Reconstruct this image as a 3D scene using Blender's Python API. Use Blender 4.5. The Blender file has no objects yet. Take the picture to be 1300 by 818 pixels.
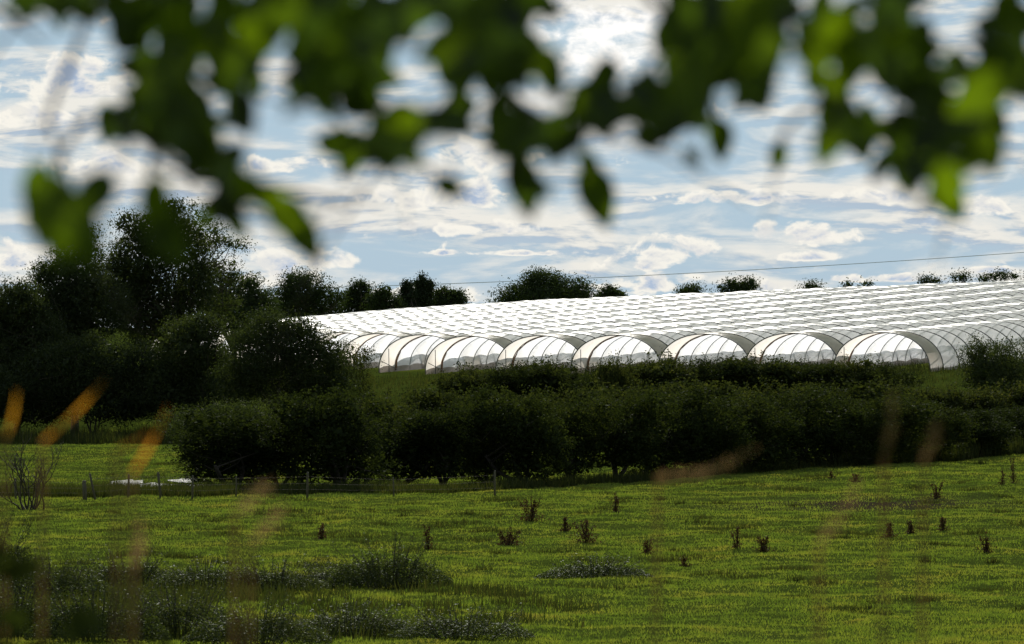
import bpy, math, random
import numpy as np
from mathutils import Vector, Matrix, Euler

random.seed(7)
RNG = np.random.default_rng(11)
F = 9028.0            # focal length expressed in photo pixels (250 mm lens, 36 mm sensor, 1300 px)
CZ = 8.85             # eye height above the field
S = bpy.context.scene
COL = S.collection
R = math.radians

# ------------------------------------------------------------------ tags
def tag(o, label=None, cat=None, group=None, kind=None):
    if label: o['label'] = label
    if cat: o['category'] = cat
    if group: o['group'] = group
    if kind: o['kind'] = kind
    return o

def empty(name, loc, label, cat, group=None, rz=0.0):
    o = bpy.data.objects.new(name, None)
    o.empty_display_size = 0.3
    COL.objects.link(o)
    o.location = loc
    o.rotation_euler = (0, 0, rz)
    return tag(o, label, cat, group)

def mkmesh(name, V, Fc, mat, smooth=True, mats=None, midx=None):
    """V (n,3); Fc either list of tuples or int array (m,k)"""
    me = bpy.data.meshes.new(name)
    V = np.asarray(V, dtype=np.float32)
    if isinstance(Fc, np.ndarray):
        m, k = Fc.shape
        me.vertices.add(len(V)); me.vertices.foreach_set('co', V.ravel())
        me.loops.add(m * k); me.loops.foreach_set('vertex_index', Fc.astype(np.int32).ravel())
        me.polygons.add(m)
        me.polygons.foreach_set('loop_start', np.arange(0, m * k, k, dtype=np.int32))
        me.polygons.foreach_set('loop_total', np.full(m, k, dtype=np.int32))
        me.update(calc_edges=True)
    else:
        me.from_pydata([tuple(map(float, v)) for v in V], [], Fc)
        me.update()
    if smooth:
        me.polygons.foreach_set('use_smooth', np.ones(len(me.polygons), dtype=bool))
    me.materials.append(mat)
    return me

def obj(name, me, parent=None, loc=(0, 0, 0)):
    o = bpy.data.objects.new(name, me)
    COL.objects.link(o)
    if parent is not None: o.parent = parent
    o.location = loc
    return o

# ------------------------------------------------------------------ noise + terrain
_T = np.random.default_rng(5).random((256, 256))
def vnoise(x, y):
    xi = np.floor(x).astype(int); yi = np.floor(y).astype(int)
    fx = x - xi; fy = y - yi
    fx = fx * fx * (3 - 2 * fx); fy = fy * fy * (3 - 2 * fy)
    a = _T[xi & 255, yi & 255]; b = _T[(xi + 1) & 255, yi & 255]
    c = _T[xi & 255, (yi + 1) & 255]; d = _T[(xi + 1) & 255, (yi + 1) & 255]
    return (a * (1 - fx) + b * fx) * (1 - fy) + (c * (1 - fx) + d * fx) * fy
def fbm(x, y, o=4):
    s = 0; a = .5; t = 0
    for i in range(o):
        s = s + a * vnoise(x * 2 ** i + 17 * i, y * 2 ** i + 31 * i); t += a; a *= .5
    return s / t
def sst(v, a, b):
    t = np.clip((v - a) / (b - a), 0, 1)
    return t * t * (3 - 2 * t)
def softp(v, w):
    return w * np.logaddexp(0, v / w)

def gz(X, Y):
    X = np.asarray(X, float); Y = np.asarray(Y, float)
    near = np.interp(Y, [-60, 0, 30, 75, 120, 165, 200], [7.4, 7.2, 5.7, 3.0, 1.15, .25, 0])
    Xc = np.clip(X, -75, 75)
    right = .028 * softp(Xc, 4) * sst(Y, 250, 430)
    base = near + right + .6 * sst(Y, 400, 520)
    Yc = 655 - .7 * np.maximum(Xc, 0)
    s = Y - Yc
    Ye = Y - softp(s, 7)
    H = 5.1 + .0339 * (Xc - 26.5) + .0316 * (Ye - 510) + .000213 * (Xc - 26.5) * (Ye - 510)
    H = H - .035 * softp(s, 7) + .15
    H = np.maximum(H, 4.0)
    sh = 1.6 * np.maximum(0, -Xc)
    b = sst(Y, 455 + sh, 506 + sh)
    return base * (1 - b) + H * b

def wet(X, Y):
    # a low flat corner that stays wet behind the fence
    return sst(X, -26, -23) * (1 - sst(X, -16.5, -15)) * sst(Y, 364, 374) * (1 - sst(Y, 409, 418))

def mud(X, Y):
    return np.exp(-((X - 16.5) / 5.5) ** 2 - ((Y - 338) / 9) ** 2)

def gfull(X, Y):
    X = np.asarray(X, float); Y = np.asarray(Y, float)
    n = (fbm(X / 2.3, Y / 4.0, 4) - .5) * .36 + (fbm(X / .8 + 50, Y / 1.3, 3) - .5) * .13
    n = n + (fbm(X / 14, Y / 25, 2) - .5) * .25
    k = sst(Y, 150, 190) * (1 - sst(Y, 470, 500)) * (1 - wet(X, Y)) * (1 - .5 * mud(X, Y))
    return gz(X, Y) + n * k

def W(px, py, D):
    return Vector(((px - 650) / F * D, D, CZ - (py - 409) / F * D))
def gx(px, D):
    X = (px - 650) / F * D
    return Vector((X, D, float(gfull(X, D))))

# ------------------------------------------------------------------ materials
def newmat(name):
    m = bpy.data.materials.new(name); m.use_nodes = True
    nt = m.node_tree; nt.nodes.clear()
    out = nt.nodes.new('ShaderNodeOutputMaterial')
    return m, nt, out
def N(nt, t, **kw):
    n = nt.nodes.new(t)
    for k, v in kw.items(): setattr(n, k, v)
    return n
def ramp(nt, fac, stops):
    r = N(nt, 'ShaderNodeValToRGB')
    e = r.color_ramp.elements
    while len(e) < len(stops): e.new(.5)
    for i, (p, c) in enumerate(stops):
        e[i].position = p; e[i].color = (*c, 1) if len(c) == 3 else c
    nt.links.new(fac, r.inputs[0])
    return r.outputs[0]

def leafmat(name, cols, trans=.45, rough=.55, spec=.02, tcol=(1.3, 1.25, .5), patch=0.0):
    m, nt, out = newmat(name)
    L = nt.links.new
    g = N(nt, 'ShaderNodeNewGeometry')
    tc = N(nt, 'ShaderNodeTexCoord')
    oi = N(nt, 'ShaderNodeObjectInfo')
    no = N(nt, 'ShaderNodeTexNoise'); no.inputs['Scale'].default_value = .9
    L(tc.outputs['Object'], no.inputs['Vector'])
    a = N(nt, 'ShaderNodeMath', operation='MULTIPLY_ADD'); a.inputs[1].default_value = .55
    L(g.outputs['Random Per Island'], a.inputs[0])
    b = N(nt, 'ShaderNodeMath', operation='MULTIPLY_ADD'); b.inputs[1].default_value = .25; b.inputs[2].default_value = -.05
    L(no.outputs['Fac'], b.inputs[0])
    c = N(nt, 'ShaderNodeMath', operation='MULTIPLY_ADD'); c.inputs[1].default_value = .22
    L(oi.outputs['Random'], c.inputs[0]); L(b.outputs[0], c.inputs[2]); L(c.outputs[0], a.inputs[2])
    col = ramp(nt, a.outputs[0], [(i / (len(cols) - 1), cc) for i, cc in enumerate(cols)])
    if patch:      # sward changes from patch to patch: lush, grazed, yellowing
        mpp = N(nt, 'ShaderNodeMapping'); mpp.inputs['Scale'].default_value = (1, .35, 1); L(tc.outputs['Object'], mpp.inputs[0])
        pn = N(nt, 'ShaderNodeTexNoise'); pn.inputs['Scale'].default_value = .33; pn.inputs['Detail'].default_value = 7; pn.inputs['Roughness'].default_value = .68
        L(mpp.outputs[0], pn.inputs['Vector'])
        pc = ramp(nt, pn.outputs['Fac'], [(.32, (.32, .42, .5)), (.45, (.72, .84, .8)), (.55, (1.0, 1.0, 1.0)), (.66, (1.3, 1.0, 1.3))])
        pm = N(nt, 'ShaderNodeMix', data_type='RGBA', blend_type='MULTIPLY'); pm.inputs[0].default_value = patch
        L(col, pm.inputs[6]); L(pc, pm.inputs[7]); col = pm.outputs[2]
    d = N(nt, 'ShaderNodeBsdfDiffuse'); L(col, d.inputs[0])
    mx = N(nt, 'ShaderNodeMix', data_type='RGBA', blend_type='MULTIPLY'); mx.inputs[0].default_value = 1
    L(col, mx.inputs[6]); mx.inputs[7].default_value = (*tcol, 1)
    t = N(nt, 'ShaderNodeBsdfTranslucent'); L(mx.outputs[2], t.inputs[0])
    s1 = N(nt, 'ShaderNodeMixShader'); s1.inputs[0].default_value = trans
    L(d.outputs[0], s1.inputs[1]); L(t.outputs[0], s1.inputs[2])
    gl = N(nt, 'ShaderNodeBsdfGlossy'); gl.inputs['Roughness'].default_value = rough
    gl.inputs[0].default_value = (.9, .95, .9, 1)
    s2 = N(nt, 'ShaderNodeMixShader'); s2.inputs[0].default_value = spec
    L(s1.outputs[0], s2.inputs[1]); L(gl.outputs[0], s2.inputs[2])
    L(s2.outputs[0], out.inputs[0])
    return m

def solid(name, c1, c2, scale=8, rough=.8, stretch=(1, 1, 1), metal=0, bump=.3):
    m, nt, out = newmat(name); L = nt.links.new
    tc = N(nt, 'ShaderNodeTexCoord'); mp = N(nt, 'ShaderNodeMapping'); mp.inputs['Scale'].default_value = stretch
    L(tc.outputs['Object'], mp.inputs[0])
    no = N(nt, 'ShaderNodeTexNoise'); no.inputs['Scale'].default_value = scale; no.inputs['Detail'].default_value = 6
    L(mp.outputs[0], no.inputs['Vector'])
    col = ramp(nt, no.outputs['Fac'], [(.3, c1), (.7, c2)])
    p = N(nt, 'ShaderNodeBsdfPrincipled'); L(col, p.inputs['Base Color'])
    p.inputs['Roughness'].default_value = rough; p.inputs['Metallic'].default_value = metal
    bp = N(nt, 'ShaderNodeBump'); bp.inputs['Strength'].default_value = bump; bp.inputs['Distance'].default_value = .02
    L(no.outputs['Fac'], bp.inputs['Height']); L(bp.outputs[0], p.inputs['Normal'])
    L(p.outputs[0], out.inputs[0])
    return m

def filmmat(name, col, dirt, transp=.22, transl=.5, rough=.28, bump=.5, fres=1.4, dirtlo=.5, gmax=.25, gmin=.02):
    m, nt, out = newmat(name); L = nt.links.new
    tc = N(nt, 'ShaderNodeTexCoord')
    no = N(nt, 'ShaderNodeTexNoise'); no.inputs['Scale'].default_value = .5; no.inputs['Detail'].default_value = 7; no.inputs['Roughness'].default_value = .65
    L(tc.outputs['Object'], no.inputs['Vector'])
    cr = ramp(nt, no.outputs['Fac'], [(dirtlo - .12, col), (dirtlo + .22, dirt)])
    d = N(nt, 'ShaderNodeBsdfDiffuse'); L(cr, d.inputs[0])
    t = N(nt, 'ShaderNodeBsdfTranslucent'); L(cr, t.inputs[0])
    s1 = N(nt, 'ShaderNodeMixShader'); s1.inputs[0].default_value = transl
    L(d.outputs[0], s1.inputs[1]); L(t.outputs[0], s1.inputs[2])
    tr = N(nt, 'ShaderNodeBsdfTransparent'); tr.inputs[0].default_value = (.95, .95, .95, 1)
    s2 = N(nt, 'ShaderNodeMixShader'); s2.inputs[0].default_value = transp
    L(s1.outputs[0], s2.inputs[1]); L(tr.outputs[0], s2.inputs[2])
    mp = N(nt, 'ShaderNodeMapping'); mp.inputs['Scale'].default_value = (1, .5, 1); L(tc.outputs['Object'], mp.inputs[0])
    n2 = N(nt, 'ShaderNodeTexNoise'); n2.inputs['Scale'].default_value = 1.6; n2.inputs['Detail'].default_value = 4
    L(mp.outputs[0], n2.inputs['Vector'])
    bp = N(nt, 'ShaderNodeBump'); bp.inputs['Strength'].default_value = bump; bp.inputs['Distance'].default_value = .25
    L(n2.outputs['Fac'], bp.inputs['Height'])
    gl = N(nt, 'ShaderNodeBsdfGlossy', distribution='BECKMANN'); gl.inputs['Roughness'].default_value = rough
    L(bp.outputs[0], gl.inputs['Normal']); L(bp.outputs[0], d.inputs['Normal'])
    fr = N(nt, 'ShaderNodeFresnel'); fr.inputs[0].default_value = fres; L(bp.outputs[0], fr.inputs['Normal'])
    fm = N(nt, 'ShaderNodeMapRange'); L(fr.outputs[0], fm.inputs[0]); fm.inputs[1].default_value = .03; fm.inputs[2].default_value = 1; fm.inputs[3].default_value = gmin; fm.inputs[4].default_value = gmax
    s3 = N(nt, 'ShaderNodeMixShader'); L(fm.outputs[0], s3.inputs[0])
    L(s2.outputs[0], s3.inputs[1]); L(gl.outputs[0], s3.inputs[2])
    L(s3.outputs[0], out.inputs[0])
    return m

def groundmat():
    m, nt, out = newmat('meadow_ground'); L = nt.links.new
    g = N(nt, 'ShaderNodeNewGeometry')
    n1 = N(nt, 'ShaderNodeTexNoise'); n1.inputs['Scale'].default_value = .35; n1.inputs['Detail'].default_value = 8; n1.inputs['Roughness'].default_value = .7
    L(g.outputs['Position'], n1.inputs['Vector'])
    n2 = N(nt, 'ShaderNodeTexNoise'); n2.inputs['Scale'].default_value = 3.; n2.inputs['Detail'].default_value = 6
    L(g.outputs['Position'], n2.inputs['Vector'])
    a = ramp(nt, n1.outputs['Fac'], [(.3, (.05, .072, .014)), (.5, (.10, .135, .020)), (.7, (.15, .165, .03))])
    b = ramp(nt, n2.outputs['Fac'], [(.35, (.06, .066, .02)), (.6, (.13, .165, .022))])
    mx = N(nt, 'ShaderNodeMix', data_type='RGBA'); mx.inputs[0].default_value = .45
    L(a, mx.inputs[6]); L(b, mx.inputs[7])
    # bare trampled soil patch
    at = N(nt, 'ShaderNodeAttribute'); at.attribute_name = 'mud'
    n3 = N(nt, 'ShaderNodeMath', operation='MULTIPLY'); L(at.outputs['Fac'], n3.inputs[0])
    r3 = ramp(nt, n2.outputs['Fac'], [(.38, (0, 0, 0)), (.5, (1, 1, 1))]); L(r3, n3.inputs[1])
    mz = N(nt, 'ShaderNodeMix', data_type='RGBA'); L(n3.outputs[0], mz.inputs[0]); L(mx.outputs[2], mz.inputs[6]); mz.inputs[7].default_value = (.075, .055, .035, 1)
    d = N(nt, 'ShaderNodeBsdfDiffuse'); L(mz.outputs[2], d.inputs[0]); d.inputs['Roughness'].default_value = 1
    bp = N(nt, 'ShaderNodeBump'); bp.inputs['Strength'].default_value = .8; bp.inputs['Distance'].default_value = .12
    L(n2.outputs['Fac'], bp.inputs['Height']); L(bp.outputs[0], d.inputs['Normal'])
    L(d.outputs[0], out.inputs[0])
    return m

def watermat():
    m, nt, out = newmat('flood_water'); L = nt.links.new
    g = N(nt, 'ShaderNodeNewGeometry')
    n2 = N(nt, 'ShaderNodeTexNoise'); n2.inputs['Scale'].default_value = 2.2; n2.inputs['Detail'].default_value = 5
    L(g.outputs['Position'], n2.inputs['Vector'])
    bp = N(nt, 'ShaderNodeBump'); bp.inputs['Strength'].default_value = 1; bp.inputs['Distance'].default_value = .05
    L(n2.outputs['Fac'], bp.inputs['Height'])
    p = N(nt, 'ShaderNodeBsdfPrincipled'); p.inputs['Base Color'].default_value = (.03, .035, .025, 1)
    p.inputs['Roughness'].default_value = .12; p.inputs['IOR'].default_value = 1.33
    L(bp.outputs[0], p.inputs['Normal']); L(p.outputs[0], out.inputs[0])
    return m

M = {}
M['ground'] = groundmat()
M['water'] = watermat()
M['grass'] = leafmat('pasture_grass', [(.050, .070, .020), (.09, .122, .024), (.118, .150, .027), (.16, .155, .055)], trans=.5, spec=.015, patch=1.0)
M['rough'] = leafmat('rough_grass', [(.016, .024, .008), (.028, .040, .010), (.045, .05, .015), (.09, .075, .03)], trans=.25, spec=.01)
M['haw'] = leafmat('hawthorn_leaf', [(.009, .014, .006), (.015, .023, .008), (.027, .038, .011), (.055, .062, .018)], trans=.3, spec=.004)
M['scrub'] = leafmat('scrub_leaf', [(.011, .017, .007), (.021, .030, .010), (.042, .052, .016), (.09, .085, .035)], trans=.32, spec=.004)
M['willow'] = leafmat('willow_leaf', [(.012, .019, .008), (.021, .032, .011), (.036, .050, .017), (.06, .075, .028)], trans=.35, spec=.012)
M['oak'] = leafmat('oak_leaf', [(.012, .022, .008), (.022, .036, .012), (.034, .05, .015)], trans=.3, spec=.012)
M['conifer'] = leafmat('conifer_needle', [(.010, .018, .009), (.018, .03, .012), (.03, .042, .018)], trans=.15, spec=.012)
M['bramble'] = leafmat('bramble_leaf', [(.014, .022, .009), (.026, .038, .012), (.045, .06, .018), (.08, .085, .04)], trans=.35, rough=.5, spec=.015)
M['dock'] = leafmat('dock_seed', [(.03, .018, .010), (.06, .036, .018), (.09, .07, .03)], trans=.2, spec=.01, tcol=(1, .8, .6))
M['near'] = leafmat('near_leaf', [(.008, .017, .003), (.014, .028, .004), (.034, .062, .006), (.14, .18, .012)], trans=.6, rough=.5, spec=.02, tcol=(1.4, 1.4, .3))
M['lighter'] = leafmat('sunlit_leaf', [(.016, .030, .004), (.034, .060, .005), (.062, .098, .006), (.16, .17, .010)], trans=.7, rough=.5, spec=.01, tcol=(1.35, 1.35, .3))  # same leaves as the near ones, with sunlight painted into the colour
M['reed'] = leafmat('reed_blade', [(.45, .12, .015), (.42, .17, .02), (.34, .24, .02), (.45, .16, .02)], trans=.6, spec=.02, tcol=(1.2, .95, .6))
M['seed'] = leafmat('seed_head', [(.20, .14, .07), (.32, .25, .13)], trans=.5, spec=.01, tcol=(1.2, 1, .8))
M['bark'] = solid('bark', (.03, .025, .018), (.075, .062, .048), 6, .95, (1, 1, .25), bump=.8)
M['darkbark'] = solid('twig_bark', (.02, .017, .013), (.05, .042, .033), 20, .9, bump=.5)
M['post'] = solid('weathered_post', (.04, .036, .03), (.09, .08, .065), 9, .9, (3, 3, .6))
M['wire'] = solid('rusty_wire', (.05, .04, .035), (.09, .07, .06), 20, .8)
M['cable'] = solid('aluminium_cable', (.3, .32, .34), (.4, .41, .42), 2, .6)
M['steel'] = solid('galvanised_hoop', (.10, .10, .105), (.18, .175, .17), 6, .55, metal=.3)
M['curtain'] = solid('rolled_brown_sheet', (.10, .05, .03), (.24, .15, .10), 4, .7)
M['film'] = filmmat('polythene_film', (.90, .91, .94), (.82, .80, .79), transp=.32, transl=.80, rough=.28, bump=.12, gmax=.014, gmin=.005)
M['endfilm'] = filmmat('doubled_end_film', (.70, .67, .63), (.56, .50, .43), transp=.03, transl=.80, rough=.35, bump=.25, gmax=.01, gmin=.005)
M['skirt'] = filmmat('muddy_skirt_film', (.34, .31, .29), (.22, .19, .165), transp=.04, transl=.4, rough=.5, gmax=.1)
M['white'] = solid('white_board', (.65, .65, .63), (.8, .8, .78), 3, .5)

# ------------------------------------------------------------------ geometry helpers
class MB:
    def __init__(s): s.v = []; s.f = []
    def tube(s, pts, rad, n=6, cap=True):
        pts = [Vector(p) for p in pts]
        b0 = len(s.v); up = Vector((0, 0, 1))
        prev = None
        for i, p in enumerate(pts):
            t = (pts[min(i + 1, len(pts) - 1)] - pts[max(i - 1, 0)]).normalized()
            if prev is None:
                a = t.cross(up)
                if a.length < .05: a = t.cross(Vector((1, 0, 0)))
                a.normalize()
            else:
                a = (prev - t * prev.dot(t)).normalized()
            prev = a
            b = t.cross(a)
            r = rad[i] if hasattr(rad, '__len__') else rad
            for k in range(n):
                an = 2 * math.pi * k / n
                s.v.append(p + a * (r * math.cos(an)) + b * (r * math.sin(an)))
        for i in range(len(pts) - 1):
            for k in range(n):
                k2 = (k + 1) % n
                s.f.append((b0 + i * n + k, b0 + i * n + k2, b0 + (i + 1) * n + k2, b0 + (i + 1) * n + k))
        if cap:
            s.f.append(tuple(b0 + k for k in reversed(range(n))))
            s.f.append(tuple(b0 + (len(pts) - 1) * n + k for k in range(n)))
    def box(s, c, d, rz=0):
        b0 = len(s.v); q = Matrix.Rotation(rz, 3, 'Z')
        for x in (-1, 1):
            for y in (-1, 1):
                for z in (-1, 1):
                    s.v.append(Vector(c) + q @ Vector((x * d[0] / 2, y * d[1] / 2, z * d[2] / 2)))
        for f in ((0, 1, 3, 2), (4, 6, 7, 5), (0, 4, 5, 1), (2, 3, 7, 6), (0, 2, 6, 4), (1, 5, 7, 3)):
            s.f.append(tuple(b0 + i for i in f))
    def mesh(s, name, mat, smooth=True):
        return mkmesh(name, np.array([tuple(v) for v in s.v]), s.f, mat, smooth)

def core_points(ells, n, rng, zmin=None, f=.72):
    vol = np.array([e[3] * e[4] * e[5] for e in ells]) ** .8
    E = np.array(ells)[rng.choice(len(ells), n, p=vol / vol.sum())]
    d = rng.normal(size=(n, 3)); d /= np.linalg.norm(d, axis=1)[:, None]
    P = E[:, :3] + d * E[:, 3:] * (rng.random(n) ** .4 * f)[:, None]
    return P[P[:, 2] > zmin] if zmin is not None else P

def leaves_mesh(name, P, size, mat, rng, aspect=.55, droop=0.0, sizevar=.35, outdir=None, extra=None):
    """rhombic leaf per point P (n,3)"""
    sz = np.full(len(P), size)
    if extra is not None:
        P = np.concatenate([P, extra[0]]); sz = np.concatenate([sz, np.full(len(extra[0]), extra[1])])
    n = len(P)
    a = rng.normal(size=(n, 3)); a[:, 2] -= droop
    if outdir is not None: a = a + outdir
    a /= np.linalg.norm(a, axis=1)[:, None] + 1e-9
    b = rng.normal(size=(n, 3)); b -= (b * a).sum(1)[:, None] * a
    b /= np.linalg.norm(b, axis=1)[:, None] + 1e-9
    s = (sz * (1 + sizevar * rng.uniform(-1, 1, n)))[:, None]
    w = s * aspect
    c = np.cross(a, b)
    v0 = P - a * s * .5; v2 = P + a * s * .5
    v1 = P + b * w * .5 + c * w * .12 - a * s * .05; v3 = P - b * w * .5 + c * w * .12 - a * s * .05
    V = np.stack([v0, v1, v2, v3], 1).reshape(-1, 3)
    Fc = np.arange(4 * n).reshape(n, 4)
    return mkmesh(name, V, Fc, mat, smooth=False)

def crown_points(ells, nclump, per, csize, rng, shell=.72, squash=.7, zmin=None):
    """ells: list of (cx,cy,cz,rx,ry,rz). returns points in clumps"""
    vol = np.array([e[3] * e[4] * e[5] for e in ells]) ** .8
    pick = rng.choice(len(ells), nclump, p=vol / vol.sum())
    E = np.array(ells)[pick]
    d = rng.normal(size=(nclump, 3)); d /= np.linalg.norm(d, axis=1)[:, None]
    r = rng.random(nclump) ** (1 / 2.2)
    r = shell + (1 - shell) * r if False else np.where(rng.random(nclump) < .75, shell + (1.0 - shell) * rng.random(nclump), r)
    C = E[:, :3] + d * E[:, 3:] * r[:, None]
    cs = csize * rng.uniform(.5, 1.35, nclump)
    k = np.repeat(np.arange(nclump), per)
    off = rng.normal(size=(len(k), 3)); off /= np.linalg.norm(off, axis=1)[:, None]; off *= (rng.random(len(k)) ** .5)[:, None] * .85; off[:, 2] *= squash
    P = C[k] + off * cs[k][:, None]
    keep = rng.random(len(P)) < np.repeat(rng.uniform(.55, 1, nclump), per)
    P = P[keep]
    if zmin is not None: P = P[P[:, 2] > zmin + .25 * rng.random(len(P))]
    return P, C

def skeleton(base, C, rng, r0, fork, nlimb, stems=1, spread=.3, wig=.12, twig=.03):
    """trunk from base to fork height then limbs to random clump centres"""
    mb = MB(); b = Vector(base)
    for s in range(stems):
        off = Vector((rng.normal() * spread, rng.normal() * spread, 0)) if stems > 1 else Vector((0, 0, 0))
        top = b + off * 2.2 + Vector((rng.normal() * wig * fork, rng.normal() * wig * fork, fork * rng.uniform(.85, 1.15)))
        mid = b.lerp(top, .5) + off * .6 + Vector((rng.normal() * wig, rng.normal() * wig, 0)) * fork * .3
        rr = r0 / math.sqrt(stems)
        mb.tube([b + off * .4 - Vector((0, 0, .25)), b + off * .5 + Vector((0, 0, fork * .12)), mid, top], [rr * 1.5, rr * 1.05, rr * .85, rr * .7], 8)
        idx = rng.choice(len(C), max(1, nlimb // stems), replace=False)
        for i in idx:
            e = Vector(C[i]); st = mid.lerp(top, rng.uniform(.3, 1))
            m1 = st.lerp(e, .35) + Vector((rng.normal(), rng.normal(), abs(rng.normal()) + .3)) * (e - st).length * .10
            m2 = st.lerp(e, .7) + Vector(rng.normal(size=3)) * (e - st).length * .07
            q = rr * rng.uniform(.3, .55)
            mb.tube([st, m1, m2, e], [q, q * .7, q * .42, twig * .5], 5, cap=False)
            for j in range(2):
                e2 = Vector(C[rng.integers(len(C))])
                dv = (e2 - m2)
                if dv.length > (e - st).length * .6: dv = dv.normalized() * (e - st).length * .6
                mb.tube([m2, m2 + dv * .5 + Vector(rng.normal(size=3)) * .1, m2 + dv], [q * .35, q * .25, twig * .4], 4, cap=False)
    return mb

# ------------------------------------------------------------------ ground
def build_ground():
    xs = np.concatenate([np.linspace(-2500, -300, 12), np.linspace(-260, -80, 14), np.linspace(-72, -48, 13),
                         np.arange(-46, 46.01, .45), np.linspace(48, 80, 17), np.linspace(90, 260, 12), np.linspace(300, 2500, 12)])
    ys = np.concatenate([np.linspace(-600, -60, 8), np.arange(-50, 190, 5.), np.arange(190, 440, .5), np.arange(440, 560, 1.2),
                         np.arange(560, 760, 3.), np.linspace(765, 1200, 30), np.linspace(1300, 6000, 16)])
    X, Y = np.meshgrid(xs, ys)
    Z = gfull(X, Y)
    Z = np.where(Y > 1200, 4 + 0 * Z, Z)
    V = np.stack([X, Y, Z], -1).reshape(-1, 3)
    ny, nx = X.shape
    i = np.arange((ny - 1) * (nx - 1)); r = i // (nx - 1); c = i % (nx - 1); a = r * nx + c
    Fc = np.stack([a, a + 1, a + nx + 1, a + nx], 1)
    me = mkmesh('ground', V, Fc, M['ground'])
    at = me.attributes.new('mud', 'FLOAT', 'POINT')
    at.data.foreach_set('value', (1.8 * mud(X, Y)).ravel().astype(np.float32))
    o = obj('ground', me); tag(o, kind='structure'); return o
build_ground()

def build_water():
    # shallow flood pools, irregular outline, lying just above the flat wet corner
    o = empty('x', (0, 0, 0), '', '')
    bpy.data.objects.remove(o)
    V = []; Fc = []
    pools = [(-19.7, 384, 1.5, 6, 1), (-18.1, 396, 1.0, 5, 2), (-21.2, 392, .9, 5, 3), (-17.2, 383, .6, 4, 5)]
    for cx, cy, rx, ry, sd in pools:
        b0 = len(V); n = 48; V.append((cx, cy, 0))
        for k in range(n):
            a = 2 * math.pi * k / n
            r = .65 + .7 * float(vnoise(np.array(3 * math.cos(a) + sd * 9.1), np.array(3 * math.sin(a) + sd * 3.7)))
            V.append((cx + rx * r * math.cos(a), cy + ry * r * math.sin(a), 0))
        for k in range(n): Fc.append((b0, b0 + 1 + k, b0 + 1 + (k + 1) % n))
    V = np.array(V); V[:, 2] = gz(V[:, 0], V[:, 1]).max() + .03
    me = mkmesh('flood_water', V, Fc, M['water'], False)
    o = obj('water', me); tag(o, kind='structure')
build_water()

# ------------------------------------------------------------------ grass blades
def blades(name, X, Y, h, w, mat, lean=.35, z=None):
    n = len(X)
    Z = gfull(X, Y) if z is None else z
    an = RNG.uniform(0, math.pi, n); ca, sa = np.cos(an) * w / 2, np.sin(an) * w / 2
    la = RNG.uniform(0, 2 * math.pi, n); lm = np.abs(RNG.normal(size=n)) * lean * h
    v0 = np.stack([X - ca, Y - sa, Z - .03], 1); v1 = np.stack([X + ca, Y + sa, Z - .03], 1)
    v2 = np.stack([X + ca * .35 + np.cos(la) * lm, Y + sa * .35 + np.sin(la) * lm, Z + h], 1)
    V = np.stack([v0, v1, v2], 1).reshape(-1, 3)
    return mkmesh(name, V, np.arange(3 * n).reshape(n, 3), mat, False)

def scatter_field():
    n = 1000000
    Y = 190 + (525 - 190) * RNG.random(n) ** 1.15
    X = (RNG.random(n) * 2 - 1) * (.072 * Y * 1.30 + 1)
    t = fbm(X / 1.1, Y / 2.2, 3); big = fbm(X / 7 + 9, Y / 16, 3)
    keep = RNG.random(n) < sst(t, .2, .6) * .45 + .5
    keep &= RNG.random(n) > .92 * mud(X, Y)
    keep &= RNG.random(n) > .75 * wet(X, Y)
    lim = np.where(X < -12, 516., 460.)
    keep &= Y < lim
    X, Y, t, big = X[keep], Y[keep], t[keep], big[keep]
    m = len(X)
    h = .035 + .04 * RNG.random(m) + .09 * sst(t, .45, .8) * RNG.random(m) + .04 * RNG.random(m) * sst(big, .4, .7)
    w = .025 + .03 * RNG.random(m)
    o = obj('grass', blades('pasture_grass', X, Y, h, w, M['grass'], .7)); tag(o, 'short tufted sunlit grass covering the grazed meadow', 'grass', kind='stuff')
scatter_field()

# ------------------------------------------------------------------ polytunnels
TH = R(33); dv = Vector((math.sin(TH), math.cos(TH), 0)); pv = Vector((-math.cos(TH), math.sin(TH), 0))
WID = 8.0; HGT = 2.85; PIT = 2.1
A0 = Vector((26.5, 510, 0))
LEFTX = [1058, 945, 835, 724, 629, 540, 481, 428, 380, 338, 298, 258, 222, 188]
tunnel_labels = [
 'nearest white polytunnel at the right end of the row, its whole flank showing',
 'open white polytunnel second from the right end of the row',
 'open white polytunnel third from the right, above the dark hedge',
 'open white polytunnel fourth from the right, behind the leafy elder top',
 'open white polytunnel fifth from the right, in the middle of the row',
 'open white polytunnel sixth from the right, standing furthest forward to the grass',
 'open white polytunnel seventh from the right, beside the pale willow scrub',
 'glaring white polytunnel whose arch is half hidden by the pale willow scrub',
 'first polytunnel ridge behind the half hidden arch, glaring in the sun',
 'second polytunnel ridge behind the half hidden arch, glaring in the sun',
 'fourth polytunnel ridge down from the skyline, starting behind the willow bushes',
 'third polytunnel ridge down from the skyline, starting behind the willow bushes',
 'second polytunnel ridge down from the skyline at the left',
 'topmost polytunnel ridge forming the left white skyline']

def prof(n, r=1.0, a0=0.0, a1=math.pi, inset=0.0):
    """local cross-section, x to the right (-pv), z up"""
    out = []
    for i in range(n + 1):
        t = a0 + (a1 - a0) * i / n
        c, s = math.cos(t), max(0.0, math.sin(t))
        x = (WID / 2 - inset) * math.copysign(abs(c) ** .93, c)
        z = (HGT - inset) * s ** .86
        out.append((x, z))
    return out

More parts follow.
